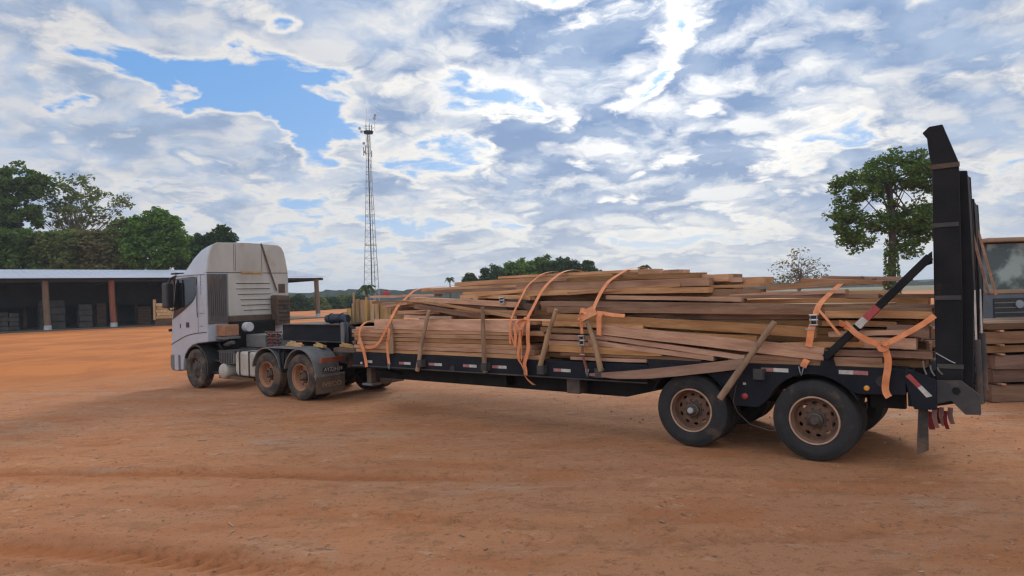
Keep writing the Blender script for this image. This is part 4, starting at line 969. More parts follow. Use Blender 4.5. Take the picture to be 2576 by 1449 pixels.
# stakes
def stake(p0, p1, r_, lb_, bend=.02, n=7):
    p0, p1 = Vector(p0), Vector(p1); d = p1 - p0; rg = random.Random(len(lb_)); L = d.length
    pts = [p0 + d * u + Vector((bend * math.sin(u * 3.1) + rg.uniform(-.006, .006), 0, 0)) for u in np.linspace(0, 1, n)]
    rad = [r_ * (.80 + .25 * u + rg.uniform(-.06, .06)) for u in np.linspace(0, 1, n)]
    o = MB().tube([tuple(p) for p in pts], rad, 10).build('wooden_stake', 'wood_stake', smooth=True)
    return add_prop(o, lb_, 'stake', 'wooden stakes along the side rail')
stake((6.73, -.10, 2.0), (7.10, -.075, .85), .042, 'leaning round stake, second from the front of the trailer')
stake((5.42, -.09, 2.06), (5.41, -.075, .90), .045, 'upright round stake in front of the planks, left of the middle straps')
stake((3.86, -.10, 2.0), (4.25, -.075, .98), .045, 'stake leaning rearwards, just right of the hanging strap bundle')
stake((3.30, -.115, 1.86), (3.07, -.09, 1.03), .045, 'stake under the knotted strap, leaning towards the front', bend=-.03)
stake((.41, -.14, 1.80), (1.165, -.17, .75), .045, 'longest stake slanting across the front trailer wheel', bend=0)
stake((7.83, -.06, 1.74), (7.81, -.07, 1.16), .05, 'short dark stake at the front, half behind the orange strap', bend=0)

# straps
GS = 'orange lashing straps over the load'
def strap(label): return empty('lashing_strap', TRUCK, label, 'strap', GS)
S_ = (1, 0, 0)
w = .056
def web(parent, pts, wd=S_, name='webbing', width=w, wd2=None): return MB().ribbon(pts, wd, width, .005, wd2).build(name, 'strap_orange', parent, smooth=False)
def ratchet(parent, s, t, h, hgt=.16):
    mb = MB()
    for q in (-.042, .036): mb.side([(s + q, h - hgt / 2), (s + q, h + hgt / 2), (s + q + .006, h + hgt / 2), (s + q + .006, h - hgt / 2)], t - .045, t)
    r_ = mb.build('ratchet', 'steel_bright', parent)
    MB().tube([(s - .05, t - .022, h), (s + .05, t - .022, h)], .016, 10).build('spindle', 'steel_bright', r_, smooth=True)
    MB().tube([(s - .05, t - .05, h + hgt * .42), (s + .05, t - .05, h + hgt * .42)], .011, 8).build('handle', 'steel_bright', r_, smooth=True)
    MB().tube([(s - .05, t - .03, h - hgt * .42), (s + .05, t - .03, h - hgt * .42)], .009, 8).build('handle', 'steel_bright', r_, smooth=True)
    MB().box(s - .03, s + .03, t - .015, t - .004, h - hgt * .4, h + hgt * .4).build('pawl', 'plastic_black', r_)
def hook(parent, s, t, h):
    MB().tube([(s - .03, t, h + .07), (s - .015, t - .01, h), (s, t, h - .05), (s + .015, t - .01, h), (s + .03, t, h + .07)], .007, 6).build('hook', 'galvanised', parent, smooth=True)
a = strap('front strap sagging in a loop before the first stakes')
web(a, [(7.55, 1.75, 2.50), (7.74, 1.0, 2.46), (7.90, .70, 2.42), (7.93, .55, 2.30), (7.95, .26, 2.10), (7.93, .12, 1.95), (7.90, -.03, 1.78), (7.95, -.05, 1.66), (8.07, -.05, 1.53), (8.16, -.05, 1.40), (8.33, -.05, 1.28), (8.50, -.05, 1.255), (8.62, -.05, 1.27)], wd2=(.3, 0, 1))
web(a, [(8.58, .08, 1.80), (8.66, .0, 1.775), (8.76, -.04, 1.68), (8.80, -.05, 1.55), (8.79, -.05, 1.42)], name='webbing')
web(a, [(8.80, -.05, 1.45), (8.74, -.055, 1.34), (8.68, -.06, 1.23), (8.63, -.06, 1.08), (8.60, -.06, .97), (8.585, -.06, .86)], width=.085)
web(a, [(7.80, -.125, 1.66), (7.83, -.125, 1.50), (7.95, -.06, 1.36), (7.94, -.06, 1.15), (7.91, -.06, .95)], width=.07)
hook(a, 7.91, -.06, .89)
a = strap('thin strap left of the pair over the middle of the load')
web(a, [(4.75, 2.0, 2.5), (4.80, 1.4, 2.68), (4.85, 1.0, 2.64), (4.87, .80, 2.55), (4.86, .48, 2.40), (4.83, .34, 2.28), (4.82, .12, 2.06), (4.84, -.03, 1.86), (4.87, -.05, 1.60), (4.86, -.05, 1.41)], width=.042)
web(a, [(4.84, -.06, 1.62), (4.80, -.07, 1.5), (4.74, -.07, 1.37)], width=.03, name='tail')
ratchet(a, 5.18, .19, 2.16, .12)
a = strap('strap with a long twisted bundle hanging in front of the middle')
web(a, [(4.30, 2.0, 2.5), (4.34, 1.4, 2.69), (4.39, 1.0, 2.66), (4.42, .72, 2.54), (4.43, .45, 2.40), (4.45, .28, 2.24), (4.47, .10, 2.02), (4.50, -.04, 1.84)], width=.062)
web(a, [(4.50, -.05, 1.86), (4.56, -.10, 1.76), (4.60, -.10, 1.55), (4.64, -.10, 1.37), (4.68, -.09, 1.18), (4.60, -.10, 1.08), (4.55, -.10, .98), (4.54, -.09, .88), (4.46, -.09, .80), (4.35, -.09, .74)], width=.095, wd2=(.3, .9, 0))
web(a, [(4.47, -.06, 1.86), (4.42, -.12, 1.72), (4.43, -.13, 1.50), (4.42, -.12, 1.36), (4.47, -.12, 1.22), (4.53, -.12, 1.10), (4.50, -.12, .98), (4.51, -.11, .90)], width=.095, wd=(1, .3, 0))
web(a, [(4.56, -.06, 1.82), (4.66, -.10, 1.78), (4.73, -.10, 1.70), (4.70, -.10, 1.60), (4.72, -.10, 1.37)], width=.055, name='tail')
web(a, [(4.46, -.07, 1.80), (4.58, -.11, 1.84), (4.68, -.12, 1.79), (4.62, -.12, 1.66), (4.52, -.12, 1.70)], width=.045, name='knot')
web(a, [(4.60, -.11, 1.66), (4.57, -.13, 1.4), (4.58, -.12, 1.14)], width=.08, name='tail', wd=(.7, .7, 0))
a = strap('strap knotted at a stake head with a short tail hanging behind')
web(a, [(2.98, 2.0, 2.5), (3.05, 1.4, 2.68), (3.11, 1.0, 2.64), (3.15, .80, 2.56), (3.22, .52, 2.44), (3.25, .40, 2.33), (3.24, .22, 2.20), (3.22, .05, 2.06), (3.21, -.04, 1.98)], width=.066)
web(a, [(3.20, -.05, 2.0), (3.26, -.14, 1.96), (3.36, -.17, 1.90), (3.40, -.14, 1.83), (3.30, -.18, 1.86), (3.18, -.17, 1.92), (3.10, -.12, 1.95)], width=.085, name='knot', wd=(.2, 0, 1))
web(a, [(3.24, -.17, 1.93), (3.30, -.19, 1.99), (3.38, -.16, 1.96), (3.37, -.13, 1.85)], width=.08, name='knot', wd=(0, .3, 1))
web(a, [(3.12, -.08, 1.94), (2.98, -.08, 1.925), (2.86, -.06, 1.90), (2.66, -.03, 1.885)], width=.06, name='tail', wd=(0, .5, 1))
web(a, [(3.02, -.09, 1.94), (3.06, -.12, 1.89), (3.06, -.12, 1.75), (3.07, -.115, 1.59)], width=.085, name='tail')
web(a, [(3.40, -.10, 1.86), (3.40, -.08, 1.72), (3.40, -.08, 1.60)], width=.05)
ratchet(a, 3.40, -.06, 1.50, .17)
MB().ribbon([(3.40, -.07, 1.42), (3.41, -.07, 1.28), (3.37, -.06, 1.12), (3.33, -.06, 1.0)], S_, .045, .005).build('webbing', 'lens_rust', a)
hook(a, 3.335, -.06, .98)
MB().box(3.36, 3.45, -.085, -.05, 1.27, 1.285).build('buckle', 'steel_bright', a)
a = strap('short strap with ratchet hooked to the rail above the rear wheel')
web(a, [(-.35, 1.5, 2.30), (-.28, 1.0, 2.30), (-.25, .70, 2.29), (-.20, .45, 2.20), (-.10, .12, 2.04), (-.07, .06, 1.96), (-.06, .0, 1.88)], width=.075)
web(a, [(-.08, .02, 1.97), (-.18, -.03, 1.86), (-.28, -.05, 1.73), (-.36, -.06, 1.63)], width=.032, name='tail')
ratchet(a, -.05, -.02, 1.82, .15)
web(a, [(-.03, -.03, 1.76), (-.01, -.05, 1.68), (.0, -.06, 1.58), (.02, -.07, 1.48)], width=.085)
MB().box(-.06, .05, -.062, -.05, 1.695, 1.71).build('buckle', 'steel_bright', a)
web(a, [(.05, -.03, 1.31), (.08, -.05, 1.26), (.10, -.05, 1.21)], width=.08)
hook(a, .12, -.055, 1.15)
a = strap('rear strap tied from ramp to brace with its end hanging past the rail')
web(a, [(-1.37, -.02, 1.87), (-1.25, -.06, 1.77), (-1.13, -.08, 1.69), (-1.0, -.09, 1.61), (-.90, -.09, 1.555), (-.84, -.10, 1.52)], wd=(0, .2, 1), width=.062)
web(a, [(-.42, -.10, 1.79), (-.47, -.125, 1.745), (-.55, -.12, 1.65), (-.66, -.10, 1.585), (-.76, -.10, 1.54), (-.84, -.10, 1.51)], wd=(-.6, 0, 1), width=.07)
web(a, [(-.46, -.105, 1.70), (-.42, -.118, 1.76), (-.36, -.10, 1.79)], wd=(.7, 0, .7), width=.09)
web(a, [(-.80, -.09, 1.53), (-.83, -.13, 1.555), (-.89, -.14, 1.52), (-.88, -.13, 1.47), (-.81, -.13, 1.46), (-.79, -.12, 1.50)], wd=(.3, .3, 1), width=.05, name='knot')
web(a, [(-.85, -.10, 1.52), (-.865, -.12, 1.45), (-.89, -.12, 1.36), (-.88, -.11, 1.24), (-.855, -.10, 1.12), (-.84, -.09, 1.0), (-.85, -.09, .94), (-.88, -.10, .895)], width=.078)

# slats carried on the back of the ramps
for p0, p1, lb_ in (((-1.675, 1.0, 3.03), (-1.86, .92, 2.10), 'thin board leaning against the back of the ramps, nearer one'), ((-1.72, 2.2, 2.95), (-1.90, 2.1, 2.05), 'thin board leaning against the back of the ramps, farther one')):
    add_prop(MB().bar(p0, p1, .16, .03, (1, 0, 0)).build('leaning_board', 'wood'), lb_, 'board', 'boards leaning on the ramps')

# ------------------------------------------------------------------ timber stack and blue truck at the right edge
GR = 'timber stacked beside the old truck'
lay = [(8.78, .02, .30), (8.80, .33, .03), (8.76, .37, .24), (8.75, .62, .25), (8.74, .88, .03), (8.62, .92, .13), (8.60, 1.055, .03), (8.50, 1.09, .22), (8.40, 1.315, .03), (8.66, 1.35, .12)]
nl = 0
ORD = 'lowest second third fourth fifth topmost'.split()
for i, (x0, z0, th) in enumerate(lay):
    nl += th > .05
    for j in range(3):
        if th < .05 and j: continue
        y = 12.45 + j * .55 + .03 * ((i * 7) % 3)
        if th < .05:                       # cross bearers
            for k_, xb in enumerate((9.0, 10.2, 11.4)):
                o = board((xb, 12.4, z0 + th), (xb, 14.0, z0 + th), .08, th - .002, f'thin bearer lying on the {ORD[nl - 1]} timber layer beside the old truck', name='bearer', material='wood', group=GR, frame=None, cat='bearer')
            continue
        board((x0 + rnd.uniform(-.06, .1), y, z0 + th), (12.3, y, z0 + th), .52, th - .003, f'squared timber in the {ORD[nl - 1]} layer beside the old truck, {["front", "middle", "back"][j]} row', name='squared_timber', material='wood_brown', group=GR, frame=None, cat='timber')
bt = empty('old_truck', Matrix.Translation((11.65, 15.0, 0)), 'old dusty blue-grey truck behind the timber stack at the right edge', 'truck')
def BT(mb, name, m_, **k):
    mb.v = [(x - 11.65, y - 15.0, z) for x, y, z in mb.v]; return mb.build(name, m_, bt, **k)
B0 = lambda: MB(False)
def front(poly, y0, y1): return B0().prism([(x, y0, z) for x, z in poly], [(x, y1, z) for x, z in poly])
BT(front([(10.48, .75), (10.48, 2.02), (12.82, 2.02), (12.82, .75)], 15.0, 16.6), 'cab', 'blue_paint', bevel=.06, seg=3)
BT(front([(10.56, 2.0), (10.66, 3.08), (12.64, 3.08), (12.74, 2.0)], 15.18, 15.24), 'windscreen', 'glass_reflection')
for x0, x1, xa, xb in ((10.48, 10.58, 10.60, 10.68), (12.72, 12.82, 12.62, 12.70)):
    BT(B0().prism([(x0, 15.05, 2.0), (x1, 15.05, 2.0), (x1, 15.2, 2.0), (x0, 15.2, 2.0)], [(xa, 15.15, 3.1), (xb, 15.15, 3.1), (xb, 15.3, 3.1), (xa, 15.3, 3.1)]), 'pillar', 'blue_paint')
BT(B0().box(10.5, 12.8, 15.2, 16.6, 2.0, 3.06), 'cab_body', 'plastic_black')
BT(B0().box(10.5, 12.8, 14.85, 16.7, 3.10, 3.2), 'roof', 'visor_tan', bevel=.03)
BT(B0().box(10.5, 12.8, 14.97, 15.06, 1.96, 2.05), 'scuttle', 'visor_tan', bevel=.015)
BT(B0().box(10.66, 12.64, 14.985, 14.999, 1.36, 1.86), 'grille', 'plastic_black')
for k in range(4): BT(B0().box(10.68, 12.62, 14.972, 14.986, 1.42 + k * .11, 1.44 + k * .11), 'grille_bar', 'plastic_grey')
BT(B0().tube([(11.22, 14.95, 1.72), (11.22, 14.985, 1.72)], .09, 18), 'emblem', 'galvanised', smooth=True)
BT(B0().box(11.05, 11.45, 15.28, 15.5, 2.02, 2.55), 'seat', 'plastic_grey', bevel=.04)
for x in (10.75, 12.3):
    BT(B0().tube([(x, 15.6, .5), (x + .28, 15.6, .5)], .5, 28), 'tyre', 'rubber', smooth=True)
BT(B0().box(10.7, 12.6, 16.6, 21.0, .8, 1.1), 'chassis', 'steel_black')
for x in (10.6, 12.2): BT(B0().tube([(x, 19.8, .5), (x + .5, 19.8, .5)], .5, 28), 'tyre', 'rubber', smooth=True)

# ------------------------------------------------------------------ open shed
P1, P6 = Vector((-47.0, 68.3, 0)), Vector((-25.4, 88.3, 0))
ax = (P6 - P1).normalized(); nn = Vector((-ax.y, ax.x, 0))      # into the shed
if nn.y < 0: nn = -nn
yaw = math.atan2(ax.y, ax.x)
SH = Matrix.Translation(P6) @ Matrix.Rotation(yaw, 4, 'Z')       # local x along the eave (negative to the left), y into the shed
shed = empty('open_shed', SH, 'long open-sided shed with pale metal roof behind the truck', 'shed')
def sh(mb, name, m_, parent=None, **k): return mb.build(name, m_, parent or shed, **k)
LEN = 41.5
sh(B0().prism([(-LEN, -.9, 5.30), (.75, -.9, 5.30), (.75, 8.5, 6.55), (-LEN, 8.5, 6.55)], [(-LEN, -.9, 5.24), (.75, -.9, 5.24), (.75, 8.5, 6.49), (-LEN, 8.5, 6.49)]), 'roof_sheet', 'roof_metal')
sh(B0().prism([(-LEN, 8.5, 6.55), (.75, 8.5, 6.55), (.75, 17.5, 5.30), (-LEN, 17.5, 5.30)], [(-LEN, 8.5, 6.49), (.75, 8.5, 6.49), (.75, 17.5, 5.24), (-LEN, 17.5, 5.24)]), 'roof_sheet', 'roof_metal')
mb = B0()
for i in range(int(LEN / .75)):
    x = -LEN + i * .75 + .3; mb.prism([(x, -.9, 5.30), (x + .08, -.9, 5.30), (x + .08, 8.45, 6.55), (x, 8.45, 6.55)], [(x, -.9, 5.315), (x + .08, -.9, 5.315), (x + .08, 8.45, 6.565), (x, 8.45, 6.565)])
add_prop(sh(mb, 'roof_ribs', 'roof_metal'), kind='stuff')
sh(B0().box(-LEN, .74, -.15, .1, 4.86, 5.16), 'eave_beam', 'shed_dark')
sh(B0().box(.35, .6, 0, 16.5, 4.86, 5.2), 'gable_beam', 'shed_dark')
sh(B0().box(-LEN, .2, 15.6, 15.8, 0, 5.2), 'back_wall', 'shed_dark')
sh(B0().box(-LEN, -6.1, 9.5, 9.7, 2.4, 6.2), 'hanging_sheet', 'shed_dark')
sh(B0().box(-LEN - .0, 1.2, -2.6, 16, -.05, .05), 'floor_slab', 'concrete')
L5 = (P6 - P1).length
k_ = 0
for i in range(7):
    x = -L5 + (i - 1) * L5 / 5
    lean = .10
    m_ = 'post_red' if i == 2 else 'post_tan'
    p = sh(B0().tube([(x - lean * 1.6, 0, 5.0), (x - lean, 0, 2.5), (x, 0, .35)], [.30, .29, .30], 10), 'post', m_, smooth=True)
    sh(B0().tube([(x, 0, .02), (x, 0, .5)], [.36, .33], 10), 'post_base', 'concrete_pale', p)
    sh(B0().tube([(x, 15, .02), (x, 15, 5.2)], .22, 8), 'post', 'post_tan', smooth=True)
    sh(B0().bar((x, 0, 4.95), (x, 15.5, 4.95), .2, .3), 'tie_beam', 'shed_dark')
def shed_thing(mb, name, m_, label, cat, group=None, **k):
    o = mb.build(name, m_, None, **k); o.matrix_world = SH; return add_prop(o, label, cat, group)
sx0 = -L5
sacks = [(sx0 - 4.6, 1.2, 2.0), (sx0 - 3.4, 1.1, 1.9), (sx0 - 2.4, .9, 1.8), (sx0 + .9, 2.3, 3.0), (sx0 + 3.9, 1.3, 2.5)]
sl_ = ['leftmost pale bagged stack under the shed', 'second pale stack from the left under the shed', 'smaller pale stack left of the tan post', 'large pale block behind the tan shed post', 'pale slab stack right of the tan shed post']
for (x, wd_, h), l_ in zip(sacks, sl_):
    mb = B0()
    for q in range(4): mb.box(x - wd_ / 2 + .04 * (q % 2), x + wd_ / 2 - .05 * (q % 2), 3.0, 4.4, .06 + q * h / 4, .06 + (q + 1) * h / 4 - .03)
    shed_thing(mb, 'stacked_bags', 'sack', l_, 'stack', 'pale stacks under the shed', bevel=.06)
dk = [(sx0 + 6.0, .9, 2.6), (sx0 + 7.4, .5, 2.2), (sx0 + 10.4, 1.4, 2.1), (sx0 + 12.6, 1.0, 2.4)]
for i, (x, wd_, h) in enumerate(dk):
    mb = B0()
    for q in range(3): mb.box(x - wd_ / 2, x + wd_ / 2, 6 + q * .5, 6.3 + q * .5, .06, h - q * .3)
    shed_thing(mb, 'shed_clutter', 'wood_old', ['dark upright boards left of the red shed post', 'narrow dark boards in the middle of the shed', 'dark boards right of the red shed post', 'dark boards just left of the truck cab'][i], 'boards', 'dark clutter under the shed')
# pale timber bundle beside the shed
pb = at(410, 802, 73.5)
bun = empty('timber_bundle', Matrix.Translation((pb.x, 73.5, 0)), 'pale timber bundle with an upright board, seen left of the truck mirror', 'timber bundle')
for q in range(5): B0().box(-.75 + .08 * (q % 2), 1.1 - .1 * (q % 3), 0, 1.5, .75 + q * .34, 1.06 + q * .34).build('plank_layer', 'wood_pale', bun)
B0().box(-1.0, -.76, -.1, .1, .62, 2.85).build('upright_board', 'wood_pale', bun)
B0().box(-.9, 1.1, 0, 1.5, .05, .74).build('bearer', 'wood_old', bun)

# ------------------------------------------------------------------ radio tower
tw = at(938, 742, 180); TX = tw.x
tower = empty('radio_tower', Matrix.Translation((TX, 180, 0)), 'tall slender lattice radio mast with antennas behind the yard', 'tower')
Ht = 46.5
lean = -.9                                  # base legs spread more to the right in view
def legp(k, h):
    u = h / Ht; r_ = 1.95 * (1 - u) ** 1.25 + .60
    a = (R(205), R(325), R(85))[k]
    return (r_ * math.cos(a), r_ * math.sin(a), h)
lv = list(np.linspace(0, Ht, 26))
for k in range(3): B0().tube([legp(k, h) for h in lv], [.11 - .045 * i / 25 for i in range(26)], 6).build('leg', 'galvanised', tower, smooth=True)
for k in range(3):
    mb = B0()
    for i in range(25):
        a_, b_ = (legp(k, lv[i]), legp((k + 1) % 3, lv[i + 1])) if i % 2 else (legp((k + 1) % 3, lv[i]), legp(k, lv[i + 1]))
        mb.tube([a_, b_], .035, 4)
        mb.tube([legp(k, lv[i]), legp((k + 1) % 3, lv[i])], .035, 4)
    add_prop(mb.build('bracing', 'galvanised', tower), kind='stuff')
B0().tube([(-.15, -.2, h) for h in lv], .15, 6).build('cable_ladder', 'steel_navy', tower)
for h, r_ in ((16.4, 1.6), (24.5, 1.25), (36, .9)): B0().tube([(-r_, -.6, h), (r_, -.6, h)], .10, 6).build('rest_platform', 'galvanised', tower)
B0().tube([(0, 0, 46.3), (0, 0, 46.9)], [1.2, 1.35], 12).build('platform', 'steel_navy', tower)
ring = [(1.4 * math.cos(a), 1.4 * math.sin(a), 47.9) for a in np.linspace(0, 2 * math.pi, 15)]
B0().tube(ring, .05, 5, caps=False).build('railing', 'galvanised', tower)
for i, (x, y, h0, h1, r_) in enumerate(((-.35, 0, 47, 53, .05), (-.7, .3, 47, 50, .06), (.3, 0, 47, 50.5, .07), (1.75, 0, 46.9, 51.2, .06), (-.5, -.5, 46.9, 48.5, .16), (.4, -.6, 46.9, 48.6, .18), (1.0, -.4, 46.9, 48.5, .16))):
    B0().tube([(x, y, h0), (x, y, h1)], r_, 6).build('antenna', 'galvanised', tower)
for x, y, h in ((-2.2, -.4, 47.6), (-1.7, -.5, 46.7), (1.75, -.3, 50.2), (2.0, -.3, 51.0), (-1.1, -.8, 43.5), (-.9, -.9, 41.2)):
    B0().tube([(x, y - .2, h), (x, y + .2, h)], [.38, .30], 12).build('dish', 'galvanised', tower, smooth=True)
for x, h0, h1 in ((-1.2, 40.2, 42.5), (-.7, 40.5, 43.0), (.9, 39.8, 41.5)): B0().box(x - .14, x + .14, -1.0, -.8, h0, h1).build('panel_antenna', 'galvanised', tower)

# ------------------------------------------------------------------ trees
def tree(name, base, trunk_h, trunk_r, blobs, n_clump, per, leaf, lm, bk, label, group, clump_r=.9, seed=1, limbs=True, hollow=.55, cat='tree', lean=(0, 0)):
    rg = np.random.RandomState(seed); rr = random.Random(seed)
    base = Vector(base)
    root = empty(name, Matrix.Translation(base), label, cat, group)
    vols = np.array([b[3] * b[4] * b[5] for b in blobs]) ** .75; vols = vols / vols.sum()
    cs = []
    for i in range(n_clump):
        b = blobs[rg.choice(len(blobs), p=vols)]
        d = rg.normal(size=3); d /= np.linalg.norm(d); rad = hollow + (1 - hollow) * rg.rand() ** .5
        cs.append(np.array(b[:3]) + d * rad * np.array(b[3:]))
    cs = np.array(cs); cs = cs[cs[:, 2] > .2]
    # leaves
    n = len(cs) * per
    off = rg.normal(size=(n, 3)); off *= (clump_r * rg.rand(n, 1) ** .5) / np.linalg.norm(off, axis=1, keepdims=True); off[:, 2] *= .65
    c = np.repeat(cs, per, axis=0) + off
    a = rg.normal(size=(n, 3)); a[:, 2] *= .6; a /= np.linalg.norm(a, axis=1, keepdims=True)
    b = rg.normal(size=(n, 3)); b -= a * (a * b).sum(1, keepdims=True); b /= np.linalg.norm(b, axis=1, keepdims=True)
    sz = leaf * (.6 + .8 * rg.rand(n, 1)); A, B = a * sz, b * sz * .55
    v = np.stack([c - A, c + B * .9 - A * .1, c + A, c - B * .9 - A * .1], 1).reshape(-1, 3)
    f = np.arange(len(v)).reshape(-1, 4)
    me = bpy.data.meshes.new('crown'); me.vertices.add(len(v)); me.vertices.foreach_set('co', v.ravel())
    me.loops.add(f.size); me.loops.foreach_set('vertex_index', f.ravel().astype(np.int32)); me.polygons.add(len(f)); me.polygons.foreach_set('loop_start', np.arange(0, f.size, 4, dtype=np.int32)); me.update()
    me.materials.append(MATS[lm]); o = bpy.data.objects.new('crown', me); col.objects.link(o); o.parent = root
    # trunk and limbs
    mb = B0(); top = Vector((lean[0], lean[1], trunk_h))
    tp = [Vector((lean[0] * u + .15 * math.sin(u * 5 + seed), lean[1] * u, trunk_h * u)) for u in np.linspace(0, 1, 7)]
    mb.tube(tp, [trunk_r * (1.25 - .5 * u) if u > .08 else trunk_r * 1.5 for u in np.linspace(0, 1, 7)], 9)
    zc = max(b_[2] for b_ in blobs)
    if limbs:
        pick = cs[rg.permutation(len(cs))[:min(len(cs), limbs if limbs > 1 else 40)]]
        for q in pick:
            q = Vector(q); u0 = rr.uniform(.55, 1.0); p0 = Vector((lean[0] * u0, lean[1] * u0, trunk_h * u0))
            mid_ = p0.lerp(q, .5) + Vector((rr.uniform(-.3, .3), rr.uniform(-.3, .3), rr.uniform(-.2, .5))) * (q - p0).length * .22
            r0 = trunk_r * rr.uniform(.16, .34)
            mb.tube([p0, p0.lerp(mid_, .55) + Vector((0, 0, .1)), mid_, mid_.lerp(q, .55) + Vector((rr.uniform(-.2, .2), 0, .1)), q], [r0, r0 * .8, r0 * .6, r0 * .4, r0 * .15], 5)
    mb.build('trunk', bk, root, smooth=True)
    return root
def px(p, base): return tuple(p[i] - base[i] for i in range(3))
# big tree right, with ivy on its trunk
b0 = at(2245, 725, 54); b0.z = 0
tree('tall_tree', b0, 10.5, .28,
     [(.7, 0, 11.3, 3.1, 2.4, 1.5), (-2.4, 0, 10.1, 1.9, 1.8, 1.3), (3.2, 0, 10.2, 1.7, 1.8, 1.5), (-3.4, .2, 7.9, 1.2, 1.4, 1.6), (-2.8, 0, 5.9, 1.2, 1.4, 1.1), (-1.0, .3, 7.3, 1.4, 1.5, .9), (1.6, 0, 7.2, 2.0, 1.8, 1.2), (3.2, 0, 7.0, 1.4, 1.5, 1.7), (1.6, .3, 5.4, 1.5, 1.2, .9), (-.2, 0, 9.3, 1.0, 1.0, .7)],
     330, 52, .15, 'leaf_dark', 'bark', 'tall broadleaf tree with an ivy-clad trunk left of the raised ramp', None, clump_r=.66, seed=11, limbs=34, hollow=.25)
iv = np.random.RandomState(4)
mb = B0()
for i in range(900):
    h = 2.4 * iv.rand() ** .8 * 2.1; a = iv.rand() * 6.28; r_ = .36 + .22 * (1 - h / 5.2) + .14 * iv.rand(); c = Vector((b0.x + r_ * math.cos(a), b0.y + r_ * math.sin(a), h))
    d1 = Vector(iv.normal(size=3)).normalized() * .12; d2 = Vector(iv.normal(size=3)).normalized() * .10
    mb.add([c - d1, c + d2, c + d1, c - d2], [(0, 1, 2, 3)])
o = mb.build('trunk_ivy', 'leaf_dark', fix=False); add_prop(o, 'leafy ivy clinging to the trunk of the tall tree', 'ivy', kind='stuff')
# sparse young tree
b0 = at(2010, 725, 40); b0.z = 0
tree('young_tree', b0, 3.2, .07, [(.05, 0, 3.85, .9, .8, .7), (-.9, 0, 3.2, .8, .7, .7), (.9, 0, 3.1, .9, .7, .7), (-1.2, 0, 2.5, .7, .6, .4), (1.3, 0, 2.5, .7, .6, .4), (0, 0, 2.6, 1.2, .8, .5)], 110, 7, .085, 'leaf_dry', 'bark_pale', 'sparse young tree with few leaves beyond the load', None, clump_r=.28, seed=3, limbs=70, hollow=.3)
# grove beyond the load
GT = 'dark trees far behind the load'
grove = [(1240, 668, 120, 2.6, 2.4, 'leaf_far', 'low rounded tree at the left of the far grove'), (1310, 648, 122, 3.6, 3.0, 'leaf_mango', 'brighter green tree in the middle of the far grove'), (1365, 640, 124, 3.4, 3.4, 'leaf_dark', 'tallest rounded tree of the far grove'), (1425, 648, 122, 3.4, 3.0, 'leaf_far', 'rounded tree right of the tallest in the far grove'), (1475, 658, 120, 2.6, 2.6, 'leaf_far', 'rightmost tree of the far grove'), (1182, 690, 120, .9, 1.2, 'leaf_far', 'tiny lone tree left of the far grove')]
for i, (x, y, Y, rx, rz, lm, l_) in enumerate(grove):
    c = at(x, y, Y); b0 = Vector((c.x, Y, 0)); hz_ = c.z - rz
    tree('grove_tree', b0, hz_, .25, [(0, 0, hz_, rx, rx, rz), (-rx * .55, 0, hz_ - rz * .5, rx * .7, rx * .6, rz * .8), (rx * .55, 0, hz_ - rz * .5, rx * .7, rx * .6, rz * .8)], int(90 + 50 * rx), 46, .27, lm, 'bark', l_, GT, clump_r=.75, seed=20 + i, limbs=8, hollow=.2)
# palms
def palm(x, y, Y, h_extra, label, r_=1.5):
    c = at(x, y, Y); root = empty('palm_tree', Matrix.Translation((c.x, Y, 0)), label, 'palm', 'small palms on the skyline')
    B0().tube([(0, 0, 0), (.1, 0, c.z * .5), (0, 0, c.z)], [.16, .12, .1], 7).build('trunk', 'bark', root, smooth=True)
    mb = B0(); rr = random.Random(int(x))
    for i in range(16):
        a = i * 2.4; el = rr.uniform(.1, 1.1); d = Vector((math.cos(a), math.sin(a), 0))
        pts = [Vector((0, 0, c.z)) + d * (r_ * u * math.cos(el * .5)) + Vector((0, 0, r_ * (u * math.sin(el) - u * u * .85))) for u in np.linspace(0, 1, 6)]
        for p, q in zip(pts, pts[1:]):
            sd = d.cross(Vector((0, 0, 1))) * .22
            mb.add([p, p + sd - Vector((0, 0, .14)), q + sd * .8 - Vector((0, 0, .14)), q], [(0, 1, 2, 3)]); mb.add([p, p - sd - Vector((0, 0, .14)), q - sd * .8 - Vector((0, 0, .14)), q], [(0, 1, 2, 3)])
    mb.build('crown', 'leaf_far', root, fix=False)
palm(922, 722, 95, 0, 'small palm at the foot of the radio mast', 1.5)
palm(1131, 700, 130, 0, 'tiny palm left of the far grove', 1.0)
palm(1622, 670, 110, 0, 'small palm right of the far grove above the load', 1.2)

# trees beyond the shed
GL = 'trees beyond the shed'
def big(px_c, py_top, Y, blobs_px, *a, **k):
    base = at(px_c, py_top, Y); base = Vector((base.x, Y, 0)); bl = []
    for x, y, rx, ry in blobs_px:            # crown lobes as seen, given a real depth
        c = at(x, y, Y); sx_ = rx / 1700 * Y; sz_ = ry / 1700 * Y
        bl.append((c.x - base.x, 0, c.z, sx_, sx_ * .8, sz_))
    return base, bl
base, bl = big(30, 420, 106, [(60, 450, 60, 42), (0, 480, 60, 60), (100, 470, 45, 35), (40, 540, 70, 45), (-60, 500, 60, 80), (20, 600, 60, 40)])
tree('shed_tree', base, 17, .5, bl, 230, 60, .34, 'leaf_dark', 'bark', 'tall dark leafy tree at the far left beyond the shed', GL, clump_r=1.15, seed=31, limbs=40, hollow=.4)
base, bl = big(185, 440, 112, [(150, 480, 50, 40), (210, 475, 55, 38), (260, 510, 50, 35), (310, 515, 22, 28), (120, 530, 50, 35), (190, 545, 70, 35)])
